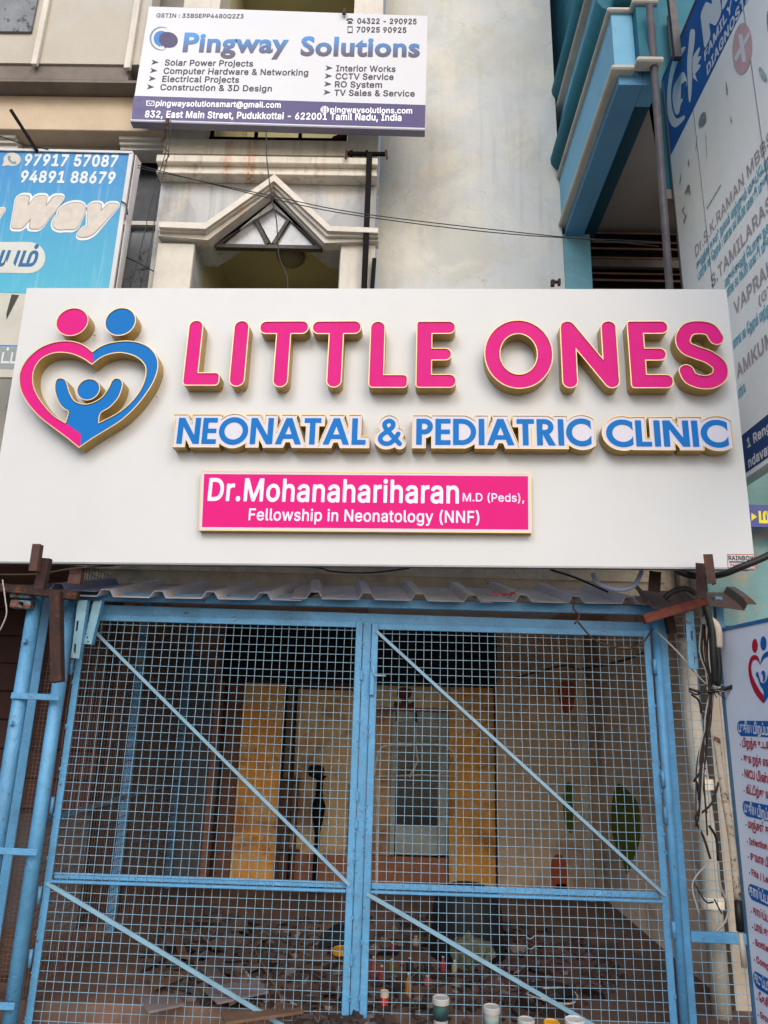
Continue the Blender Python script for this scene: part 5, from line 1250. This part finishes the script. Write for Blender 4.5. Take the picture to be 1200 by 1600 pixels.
# ================================================================ CLINIC POSTER at the right edge
aw = math.radians(5)
pn = (-math.cos(aw), -math.sin(aw), 0)
A0 = at(1150, 1300, -.16)
CF = Frame(A0, pn)
po = thing('clinic_poster', 'tall white poster board with red and blue heart logo and Tamil lines, right edge', 'signboard', V(CF(*CF.loc(1170, 1600))))
P = [CF.loc(*p) for p in ((1132, 986), (1177, 1640))]
xl = (P[0][0]+P[1][0])/2; zt_ = P[0][1]; xr = xl+1.3; zb2 = -1.75
pv = mat('poster_vinyl', (218, 222, 234), .45, var=.03, dirt=.1, bump=.03, bs=8)
slab([(xl, zb2), (xr, zb2), (xr, zt_), (xl, zt_)], CF, -.015, 0, 'poster_face', pv, po, px=False)
slab([(xl-.0, zt_+.001), (xr, zt_+.001), (xr, zt_+.02), (xl, zt_+.02)], CF, -.04, .006, 'frame_edge', mat('poster_blue_frame', (46, 110, 176), .5, var=.1), po, px=False)
a_, b_ = CF(xl-.012, zb2, -.02), CF(xl-.012, zt_+.02, -.02); MB().bar(a_, b_, .03, .045, (0, 1, 0)).build('frame_edge', blue, po)
pred = mat('poster_red_print', (190, 20, 52), .5, var=.03, bump=0); pblu = mat('poster_blue_print', (18, 96, 180), .5, var=.03, bump=0); pwh = mat('poster_white_print', (236, 240, 248), .5, var=0, bump=0)
def c7(p): return (1120+p[0]/5, 960+p[1]/5)
def c8(p): return (1120+p[0]/5, 1280+p[1]/5)
def cpoly(pts, m, nm, sm=4, d=.002): 
    P_ = smoothloop([CF.loc(*p, d) for p in pts], sm) if sm else [CF.loc(*p, d) for p in pts]
    mb_ = MB(); fill(mb_, [P_], CF, d); return mb_.build(nm, m, po)
cpoly([c7((297+23*math.cos(t), 245+54*math.sin(t))) for t in [i*math.pi/6 for i in range(12)]], pred, 'logo_head', 3)
cpoly([c7((364+24*math.cos(t), 226+56*math.sin(t))) for t in [i*math.pi/6 for i in range(12)]], pblu, 'logo_head', 3)
cpoly([c7(p) for p in ((340, 390), (325, 335), (300, 316), (268, 330), (250, 380), (246, 440), (260, 520), (290, 600), (330, 660), (368, 695), (368, 640), (340, 600), (300, 530), (276, 470), (268, 410), (280, 365), (302, 352), (322, 366), (336, 392))], pred, 'logo_heart_half', 2)
cpoly([c7(p) for p in ((340, 390), (352, 330), (380, 296), (415, 290), (450, 330), (462, 400), (450, 500), (420, 600), (368, 695), (366, 600), (340, 560), (320, 500), (306, 478), (308, 455), (322, 452), (334, 500), (350, 530), (370, 536), (392, 500), (404, 440), (418, 440), (416, 500), (400, 570), (425, 520), (438, 440), (436, 370), (420, 335), (395, 330), (365, 350))], pblu, 'logo_heart_half', 2)
cpoly([c7((362+18*math.cos(t), 482+44*math.sin(t))) for t in [i*math.pi/6 for i in range(12)]], pblu, 'logo_child_head', 3, d=.003)
cpoly([c7((350+10*math.cos(t), 500+34*math.sin(t))) for t in [i*math.pi/6 for i in range(12)]], pwh, 'logo_gap', 3, d=.0035)
def pill(px, py0, py1):
    D_ = .002; q0, q1 = CF.loc(px, py0, D_), CF.loc(px+2, py1, D_); r_ = (q0[1]-q1[1])/2; x0 = min(q0[0], q1[0])+r_; cz = (q0[1]+q1[1])/2
    P_ = [(x0+r_*math.cos(t), cz+r_*math.sin(t)) for t in [math.pi/2+i*math.pi/12 for i in range(13)]]+[(xr-.06, cz-r_), (xr-.06, cz+r_)]
    mb_ = MB(); fill(mb_, [P_], CF, D_); mb_.build('heading_pill', pblu, po)
for px, y0, y1 in ((1151, 1126, 1149.5), (1159.5, 1250, 1274), (1168.3, 1379, 1404), (1176.2, 1515, 1541)): pill(px, y0, y1)
for t_, p_, q_, cp, m_ in (('புதிய பிறப்பு', (1154, 1143), (1204, 1149), 11, pwh), ('பிறந்த உடன்', (1160, 1166.5), (1206, 1170), 9, pred), ('குறைந்த எடை', (1162, 1190), (1208, 1199), 9, pred), ('NICU பின்பு', (1163.5, 1214), (1208, 1226), 9.5, pred), ('வீட்டிற்கு வரு', (1166, 1239), (1210, 1250), 9, pred),
                          ('புதிய பிறப்பு', (1163, 1268), (1208, 1284), 11, pwh), ('மஞ்சள் கா', (1169, 1292.5), (1206, 1305), 9, pred), ('Infection', (1171, 1319), (1199, 1328), 9.5, pred), ('சுவாச பிர', (1172.5, 1342.5), (1206, 1357), 9, pred), ('Fits / Let', (1174.4, 1367.5), (1203, 1381), 9.5, pred),
                          ('தாய்ப்பால்', (1171, 1397), (1214, 1420), 11, pwh), ('தாய்ப்பா', (1177, 1428), (1206, 1444), 9, pred), ('பால் குடி', (1179, 1452.5), (1206, 1468), 9, pred), ('Bottle', (1180.5, 1477), (1201, 1488), 9.5, pred), ('Compl', (1182, 1503.5), (1204, 1518), 9.5, pred),
                          ('தடுப்பூசி', (1179, 1533), (1210, 1556), 11, pwh), ('தேசிய', (1186, 1564), (1208, 1580), 9, pred), ('Group', (1188, 1590), (1206, 1603), 9.5, pred)):
    txt(t_, CF, p_, q_, cp, m_, po, bold=.03, d=.003)
    if m_ is pred: cpoly([(p_[0]-3.4+.8*math.cos(t), p_[1]-3.5+1.6*math.sin(t)) for t in (0, 1, 2, 3, 4, 5)], ink, 'bullet', 0)

# ================================================================ CABLES AND WIRES
cabm = mat('black_cable', (26, 24, 24), .5, var=.2, vs=20, bump=.05); wirem = mat('dark_wire', (54, 52, 52), .6, var=.2); brownwire = mat('brown_cable', (60, 42, 36), .6, var=.2); palewire = mat('pale_wire', (180, 176, 168), .6, var=.1)
def cable(pts, r, m, lab, group='loose wires and cables around the signs', name='cable', k=6, n=6):
    P_ = smoothline([at(*p) for p in pts], k); o_ = link(MB().tube(P_, r, n).mesh(name, m, smooth=True), name); return tag(o_, lab, 'cable', group)
cable([(1240, 845, -.75), (1200, 868, -.72), (1160, 885, -.70), (1125, 898, -.62), (1085, 900, -.45), (1060, 893, -.30)], .019, cabm, 'thick black cable running in from the right across the corner of the clinic sign', n=10)
cable([(1038, 935, -.30), (1052, 924, -.32), (1072, 920, -.32), (1088, 928, -.34)], .016, cabm, 'thick black cable loop lying beside the right sign bracket', n=10)
cable([(1102, 946, -.30), (1112, 985, -.30), (1115, 1030, -.30), (1118, 1068, -.28)], .020, cabm, 'thick dark cable dropping beside the white pipe elbow', n=10)
cable([(1121, 1012, -.29), (1124, 1045, -.29), (1121, 1072, -.28)], .016, cabm, 'black cable coming out of the white pipe elbow', n=10)
cable([(926, 897, -.25), (935, 912, -.28), (965, 921, -.30), (990, 915, -.30), (1003, 892, -.28)], .014, mat('grey_conduit', (150, 160, 190), .4, var=.1), 'pale grey flexible conduit sagging under the right half of the clinic sign', n=10)
cable([(300, 884, -.15), (480, 886, -.12), (520, 893, -.12), (575, 895, -.12), (640, 888, -.12)], .005, cabm, 'thin black wire sagging below the middle of the clinic sign')
cable([(860, 890, -.14), (900, 903, -.12), (950, 925, -.1)], .007, cabm, 'black wire slanting down under the clinic sign towards the conduit')
cable([(-5, 898, -.30), (60, 897, -.32), (110, 889, -.33), (180, 883, -.30)], .006, brownwire, 'brown wire stretched under the lower left corner of the clinic sign')
cable([(4, 906, -.35), (8, 935, -.36), (10, 960, -.36), (0, 985, -.36)], .004, palewire, 'thin pale wire hanging at the left edge beside the blue clamp')
cable([(215, 262, .05), (420, 305, .05), (560, 333, .05), (800, 362, .1), (1030, 385, .5)], .0038, wirem, 'upper one of two thin wires strung across the facade in front of the gable')
cable([(215, 258, .06), (420, 309, .06), (560, 337, .06), (800, 366, .1), (1030, 378, .5)], .0038, wirem, 'lower one of two thin wires strung across the facade in front of the gable')
cable([(263, 188, .40), (258, 240, .40), (240, 300, .35), (222, 380, .32), (203, 450, .3)], .0038, wirem, 'left wire hanging from the purple board down past the dark window')
cable([(267, 188, .41), (263, 240, .40), (248, 300, .35), (236, 380, .32), (219, 450, .3)], .0038, wirem, 'right wire hanging from the purple board down past the dark window')
cable([(255, 190, .44), (262, 205, .43), (252, 222, .43), (264, 240, .43), (258, 252, .43)], .004, rustm, 'twisted rusty wire under the left end of the purple board')
cable([(416, 202, .44), (417, 250, .42), (425, 310, .42), (432, 345, .42), (436, 400, .42), (448, 430, .42), (450, 455, .42)], .005, wirem, 'single thin wire hanging in front of the gable window')
cable([(187, 398, .6), (215, 410, .6), (240, 424, .6)], .005, cabm, 'short black wire crossing the lower pane right of the blue board')
cable([(0, 213, .45), (40, 226, .42), (75, 233, .40)], .005, cabm, 'black wire sloping to the top of the blue board')
cable([(190, 315, .40), (197, 320, .38), (199, 335, .38)], .006, cabm, 'black wire looped over the right edge of the blue board')
cable([(903, 972, -.14), (930, 1000, -.14), (970, 1013, -.14), (1000, 1008, -.14), (1020, 983, -.12)], .006, brownwire, 'brown wire looped over the top of the right gate leaf')
cable([(910, 1045, -.0+1.4), (940, 1040, 1.2), (980, 1030, .8), (1010, 1018, .3)], .008, brownwire, 'brown wire on the beige wall behind the right gate leaf')
cable([(800, 1060, 2.2), (840, 1050, 2.0), (880, 1040, 1.6), (905, 1046, 1.3)], .008, brownwire, 'loose dark wire high on the wall behind the gate')
cable([(1024, 985, -.1), (1060, 1020, -.12), (1085, 1050, -.14), (1112, 1078, -.18)], .005, palewire, 'thin pale wire slanting from the gate corner to the cable knot')
cable([(1076, 1076, -.2), (1095, 1081, -.22), (1120, 1079, -.24), (1160, 1066, -.3), (1205, 1046, -.45)], .008, cabm, 'upper black wire passing across the clinic poster')
cable([(1115, 1082, -.22), (1140, 1076, -.26), (1170, 1068, -.32), (1205, 1062, -.45)], .007, cabm, 'lower black wire passing across the clinic poster')
cable([(900, 935, -.2), (896, 950, -.2), (905, 962, -.2), (898, 975, -.2)], .006, brownwire, 'frayed brown wire dangling from the beam above the right gate leaf')
kn_ = thing('cable_knot', 'tangled bundle of old cables tied in a knot beside the clinic poster', 'cable bundle', at(1110, 1300, -.2))
r = random.Random(21)
for i in range(12):
    x0 = 1105+r.uniform(-8, 14); pts = [(x0, 960+r.uniform(-10, 20), -.18-r.uniform(0, .06)), (x0+r.uniform(-6, 8), 1020, -.2), (1110+r.uniform(-3, 4), 1076, -.22), (1104+r.uniform(-6, 6), 1130, -.2), (1094+r.uniform(-5, 10), 1190, -.17), (1090+r.uniform(-8, 18), 1240+r.uniform(-40, 70), -.15)]
    MB().tube(smoothline([at(*p) for p in pts], 5), r.choice((.004, .005, .007)), 5).build('cable', r.choice((cabm, brownwire, wirem, palewire)), kn_, smooth=True)
for i in range(14):
    a_ = r.uniform(-1.2, 1.4); L_ = r.uniform(10, 30); MB().tube(smoothline([at(1110, 1077, -.22), at(1110+L_*.5*math.cos(a_), 1077-L_*.5*math.sin(a_), -.25), at(1110+L_*math.cos(a_)+r.uniform(-3, 3), 1077-L_*math.sin(a_), -.23)], 3), .003, 4).build('frayed_wire', r.choice((palewire, wirem, brownwire)), kn_)
for pts, m_, rr_ in (([(1088, 1220, -.1), (1094, 1260, -.1), (1087, 1280, -.1), (1100, 1310, -.1), (1110, 1342, -.1)], brownwire, .007), ([(1108, 1290, -.1), (1119, 1310, -.1), (1122, 1345, -.1)], cabm, .007), ([(1122, 1348, -.1), (1126, 1385, -.1), (1138, 1415, -.1), (1133, 1440, -.1), (1118, 1456, -.1)], palewire, .006),
                     ([(1110, 1345, -.1), (1087, 1370, -.1), (1082, 1390, -.1), (1093, 1430, -.1)], palewire, .005), ([(1123, 1222, -.1), (1112, 1255, -.1), (1090, 1275, -.1)], brownwire, .006), ([(1085, 1380, -.1), (1102, 1408, -.1), (1115, 1410, -.1)], wirem, .005), ([(1116, 1405, -.1), (1128, 1428, -.1)], cabm, .004), ([(1104, 1070, -.2), (1090, 1085, -.2), (1077, 1080, -.2)], brownwire, .006), ([(1080, 1085, -.15), (1092, 1095, -.15), (1096, 1115, -.15)], cabm, .006)):
    MB().tube(smoothline([at(*p) for p in pts], 5), rr_, 6).build('cable', m_, kn_, smooth=True)
pe = link(MB().tube(smoothline([at(1100, 968, -.26), at(1112, 972, -.26), at(1120, 985, -.26), at(1122, 1013, -.26)], 6), .028, 14).mesh('pipe_elbow', mat('ivory_pvc', (206, 192, 176), .45, var=.12, dirt=.4), smooth=True), 'pipe_elbow'); tag(pe, 'ivory plastic pipe elbow with cables coming out, right of the gate', 'pipe elbow')
bp = link(MB().tube(smoothline([at(1119, 1150, -.17), at(1130, 1230, -.17), at(1143, 1310, -.17), at(1153, 1405, -.17)], 5), [.020]*16, 12).mesh('slanting_pole', mat('peeling_cream_pole', (206, 190, 166), .7, var=.15, vs=14, rust=.2, bump=.3), smooth=True), 'slanting_pole'); tag(bp, 'slanting cream pole with rust marks along the left edge of the poster', 'pole')
tag(link(MB().tube([at(1153, 1407, -.17), at(1157, 1455, -.17)], .021, 12).mesh('pipe_sleeve', cabm, smooth=True), 'pipe_sleeve'), 'black sleeve at the lower end of the slanting cream pole', 'pipe')
tag(link(MB().tube([at(1157, 1456, -.17), at(1163, 1512, -.17)], .014, 12).mesh('thin_pipe', mat('ivory_pvc'), smooth=True), 'thin_pipe'), 'thin ivory pipe under the black sleeve beside the poster', 'pipe')

# ================================================================ CLUTTER ON THE SHOP FLOOR
FZ = .0605
def fl(px, py, zz=FZ): return atz(px, py, zz)
def dcol(name, c, **k): return mat(name, c, .7, var=.2, vs=8, **k)
ply = dcol('weathered_plywood', (100, 90, 84), dirt=.5); card = dcol('brown_cardboard', (112, 86, 68)); greyply = dcol('grey_board', (128, 116, 116), dirt=.4)
planks = [((236, 1556), (272, 1568), (262, 1588), (232, 1576), 'pale grey board scrap'), ]
def board(pts, h0, h1, th, m, lab, cat='board'):
    P_ = [fl(x, y, FZ+h) for (x, y), h in zip(pts, (h0, h0, h1, h1))]; mb_ = MB(); mb_.hexa(P_, [p+np.array((0, 0, th)) for p in P_]); return tag(mb_.build('board_scrap', m), lab, cat, 'scraps of board on the shop floor')
board([(216, 1562), (276, 1556), (288, 1572), (232, 1584)], .0, .02, .012, greyply, 'pale grey board scrap lying on the red floor at the lower left')
board([(262, 1440), (272, 1444), (296, 1500), (280, 1496)], .02, .12, .012, card, 'brown board leaning at the left end of the rubbish heap')
board([(300, 1500), (318, 1490), (382, 1560), (360, 1572)], .03, .05, .012, ply, 'long dark board slanting across the rubbish heap')
board([(318, 1548), (400, 1530), (420, 1552), (340, 1570)], .05, .06, .01, greyply, 'grey flat board on top of the slanting board')
board([(344, 1586), (470, 1570), (474, 1584), (352, 1602)], .0, .01, .015, card, 'brown plank in front of the heap near the gate centre')
board([(230, 1530), (300, 1505), (308, 1520), (240, 1548)], .02, .03, .012, card, 'torn cardboard piece left of the heap')
for a, b, lab in (((275, 1500), (305, 1524), 'thin white rod on the rubbish heap'), ((345, 1470), (400, 1540), 'long thin grey lath on the rubbish heap'), ((395, 1480), (440, 1560), 'thin brown lath right of the rubbish heap')):
    A_, B_ = fl(*a, FZ+.06), fl(*b, FZ+.03); tag(MB().bar(A_, B_, .014, .012).build('lath', dcol('lath_paint', (176, 166, 156)) if 'brown' not in lab else card), lab, 'lath')
# rubble and litter too small to count
r = random.Random(5); 
for nm, m_, cnt, cx_, cz_, rx, rz, sz, lab in (('rubble', dcol('rubble_brown', (80, 64, 58), dirt=.5), 420, 340, 1495, 120, 66, .032, 'heap of brown rubble and rags on the left of the shop floor'), ('litter', dcol('litter_grey', (112, 102, 98)), 240, 560, 1520, 330, 80, .02, 'scattered pale paper and plastic bits over the shop floor'), ('debris', dcol('debris_dark', (60, 44, 38)), 620, 620, 1520, 360, 90, .026, 'dark crumbs and scraps over the shop floor'), ('brick_debris', dcol('brick_red', (84, 54, 50)), 200, 850, 1520, 120, 64, .024, 'reddish broken pieces by the right wall')):
    mb = MB()
    for i in range(cnt):
        t = r.uniform(0, 6.28); q = math.sqrt(r.random()); p = fl(cx_+rx*q*math.cos(t), cz_+rz*q*math.sin(t)); s_ = sz*r.uniform(.3, 1.4); big = r.random() < .10; s_ *= 2.4 if big else 1; h = s_*(.12 if big else r.uniform(.3, .9)); zc = FZ+h*.5+(.12*max(0, 1-q*1.4) if nm == 'rubble' else 0)
        ax_ = Matrix.Rotation(r.uniform(0, 6), 3, Vector((r.uniform(-1, 1), r.uniform(-1, 1), 2)).normalized())
        vs = [Vector((sx_*s_*r.uniform(.6, 1.2), sy_*s_*r.uniform(.6, 1.2), sz_*h*r.uniform(.3, .6))) for sz_ in (-1, 1) for sx_, sy_ in ((-1, -1), (1, -1), (1, 1), (-1, 1))]
        mb.add([ax_ @ v_+Vector((p[0], min(p[1], 2.9), zc)) for v_ in vs], [(0, 3, 2, 1), (4, 5, 6, 7), (0, 1, 5, 4), (1, 2, 6, 5), (2, 3, 7, 6), (3, 0, 4, 7)])
    o_ = mb.build(nm, m_, kind='stuff'); o_['label'] = lab; o_['category'] = 'rubbish'
# buckets, tins, bottles
lid = mat('white_plastic', (176, 176, 172), .45, var=.08, dirt=.3, dirtcol=(140, 130, 120), bump=.05)
def bucket(px, py, rad, h, body, lab, label_m=None, lidm=None, lids=True):
    # px,py: photo point of the lid's middle
    c = atz(px, py, FZ+h); t = thing('paint_bucket', lab, 'bucket', (c[0], c[1], FZ), 'paint buckets on the shop floor')
    MB().lathe([(rad*.84, 0), (rad*.86, .005), (rad*.97, h-.02), (rad, h-.018)], (c[0], c[1], FZ), 26).build('bucket_body', body, t, smooth=True)
    MB().lathe([(rad*1.03, h-.03), (rad*1.05, h-.02), (rad*1.05, h-.004), (rad*.98, h), (rad*.94, h-.006), (.001, h-.006)], (c[0], c[1], FZ+.0005), 26).build('lid', lidm or lid, t, smooth=False)
    if label_m: MB().lathe([(rad*.885, h*.2), (rad*.965, h*.8)], (c[0], c[1], FZ), 26).build('printed_band', label_m, t, smooth=True)
    return t
bucket(689, 1558, .045, .13, lid, 'paint bucket with green and navy band and white lid, right of the gate centre', dcol('green_navy_band', (40, 84, 78), patches=[((30, 24, 60), 8, .5, 1)]))
bucket(768, 1572, .044, .11, lid, 'small white paint bucket with pale lid left of the lower right corner group', dcol('pale_green_band', (150, 176, 170)))
bucket(822, 1592, .043, .09, lid, 'low white paint tub between the pale bucket and the yellow tub')
bucket(898, 1592, .05, .09, lid, 'white tub whose lid is spotted with dark paint, nearest the right wall', lidm=mat('spotted_lid', (206, 204, 200), .5, var=.1, patches=[((50, 48, 46), 40, .55, .9)]))
bucket(862, 1596, .04, .09, dcol('cream_tub', (206, 186, 120)), 'small tub with yellow lid beside the spotted tub', lidm=dcol('yellow_lid', (222, 160, 40)))
bucket(601, 1548, .024, .1, dcol('red_tin', (190, 50, 44)), 'red tin with cream lid standing just right of the gate centre', lidm=dcol('cream_lid', (206, 180, 150)))
bucket(536, 1482, .075, .04, dcol('yellow_bowl', (196, 140, 40)), 'shallow yellow bowl left of the gate centre', lidm=dcol('yellow_bowl', (196, 140, 40)))
def bottle(px, py, h, rad, m, lab, capm=None):
    c = fl(px, py); t = thing('bottle', lab, 'bottle', (c[0], c[1], FZ), 'bottles among the litter')
    MB().lathe([(rad*.9, 0), (rad, .01), (rad, h*.62), (rad*.4, h*.82), (rad*.36, h*.92)], (c[0], c[1], FZ), 14).build('bottle_body', m, t, smooth=True)
    MB().lathe([(rad*.45, h*.92), (rad*.45, h)], (c[0], c[1], FZ+.0005), 12).build('cap', capm or lid, t)
for px, py, h, rad, c_, lab in ((583, 1530, .16, .024, (206, 74, 54), 'orange red bottle right beside the gate centre post'), (596, 1540, .14, .024, (186, 60, 50), 'second orange red bottle, a little in front of the first'), (638, 1560, .17, .024, (208, 140, 60), 'amber bottle in the middle of the litter'), (612, 1520, .1, .026, (150, 140, 70), 'olive green bottle behind the amber one'), (640, 1520, .11, .028, (30, 28, 30), 'black bottle behind the amber one'), (692, 1520, .12, .022, (206, 60, 70), 'red and white bottle near the diagonal brace'), (710, 1522, .1, .022, (200, 190, 160), 'cream bottle next to the red and white one'), (668, 1540, .07, .035, (196, 90, 70), 'squat red jar in front of the black bottle'), (613, 1492, .1, .03, (150, 20, 30), 'dark red bottle at the back of the litter'), (650, 1478, .08, .034, (190, 170, 140), 'pale round jar at the back of the litter')):
    bottle(px, py, h*.8, rad*.85, dcol('bottle_%d_%d_%d' % c_, tuple(v*.72 for v in c_), dirt=.6), lab)
# black upturned tub with a grey sack in front of it
c = fl(730, 1492); bt = link(MB().lathe([(.26, 0), (.265, .03), (.245, .30), (.22, .40), (.12, .45), (.001, .455)], (c[0], c[1], FZ), 30).mesh('black_tub', mat('black_rubber', (12, 13, 20), .7, var=.2, bump=.1), smooth=True), 'black_tub'); tag(bt, 'big black upturned tub standing by the back wall behind the right gate leaf', 'tub')
c = fl(740, 1512); mb = MB(); bm_ = bmesh.new(); bmesh.ops.create_icosphere(bm_, subdivisions=3, radius=1)
for v_ in bm_.verts: n_ = 1+.2*math.sin(v_.co.x*5+v_.co.z*3)*math.cos(v_.co.y*6)+.12*math.sin(v_.co.z*17+v_.co.x*9); v_.co = Vector((v_.co.x*.14*n_, v_.co.y*.08*n_, max(-.85, v_.co.z)*.10*n_*(1.1-.3*v_.co.x)+.085))
bm_.transform(Matrix.Translation(Vector((c[0], c[1], FZ)))); me_ = bpy.data.meshes.new('sack'); bm_.to_mesh(me_); bm_.free(); me_.materials.append(dcol('grey_green_sack', (84, 88, 70), dirt=.4)); tag(link(me_, 'sack'), 'crumpled grey green sack in front of the black tub', 'sack')
# black basin and coil by the right wall
c = fl(862, 1562); tag(link(MB().lathe([(.05, 0), (.09, .01), (.13, .06), (.135, .06), (.128, .055), (.08, .012), (.001, .012)], (c[0], c[1], FZ), 26).mesh('basin', mat('dark_basin', (44, 34, 36), .5), smooth=True), 'basin'), 'dark shallow basin with rags near the right wall', 'basin')
mb = MB(); P_ = [(c[0]+.15*math.cos(t)*(1+.03*math.sin(3*t)), c[1]-.02+.12*math.sin(t), FZ+.03+.01*math.sin(2*t)) for t in [i*.35 for i in range(36)]]; mb.tube(P_, .005, 6); tag(mb.build('wire_coil', palewire), 'coil of pale wire around the dark basin', 'wire coil')
c = fl(560, 1500); tag(MB().add([(c[0]-.28, 1.2, FZ+.1), (c[0]-.16, 1.18, FZ+.17), (c[0]-.08, 1.2, FZ+.12), (c[0], 1.2, FZ+.17), (c[0]+.05, 1.2, FZ+.05), (c[0]-.3, 1.2, FZ+.002), (c[0]+.05, 1.3, FZ+.002), (c[0]-.3, 1.35, FZ+.002)], [(0, 1, 2, 5), (2, 3, 4, 5), (1, 0, 7), (3, 2, 6), (2, 1, 7, 6), (4, 3, 6), (5, 4, 6, 7)]).build('black_bag', mat('black_rubber')), 'black plastic bag slumped behind the gate centre post', 'bag')
bpy.data.objects.remove(_to)
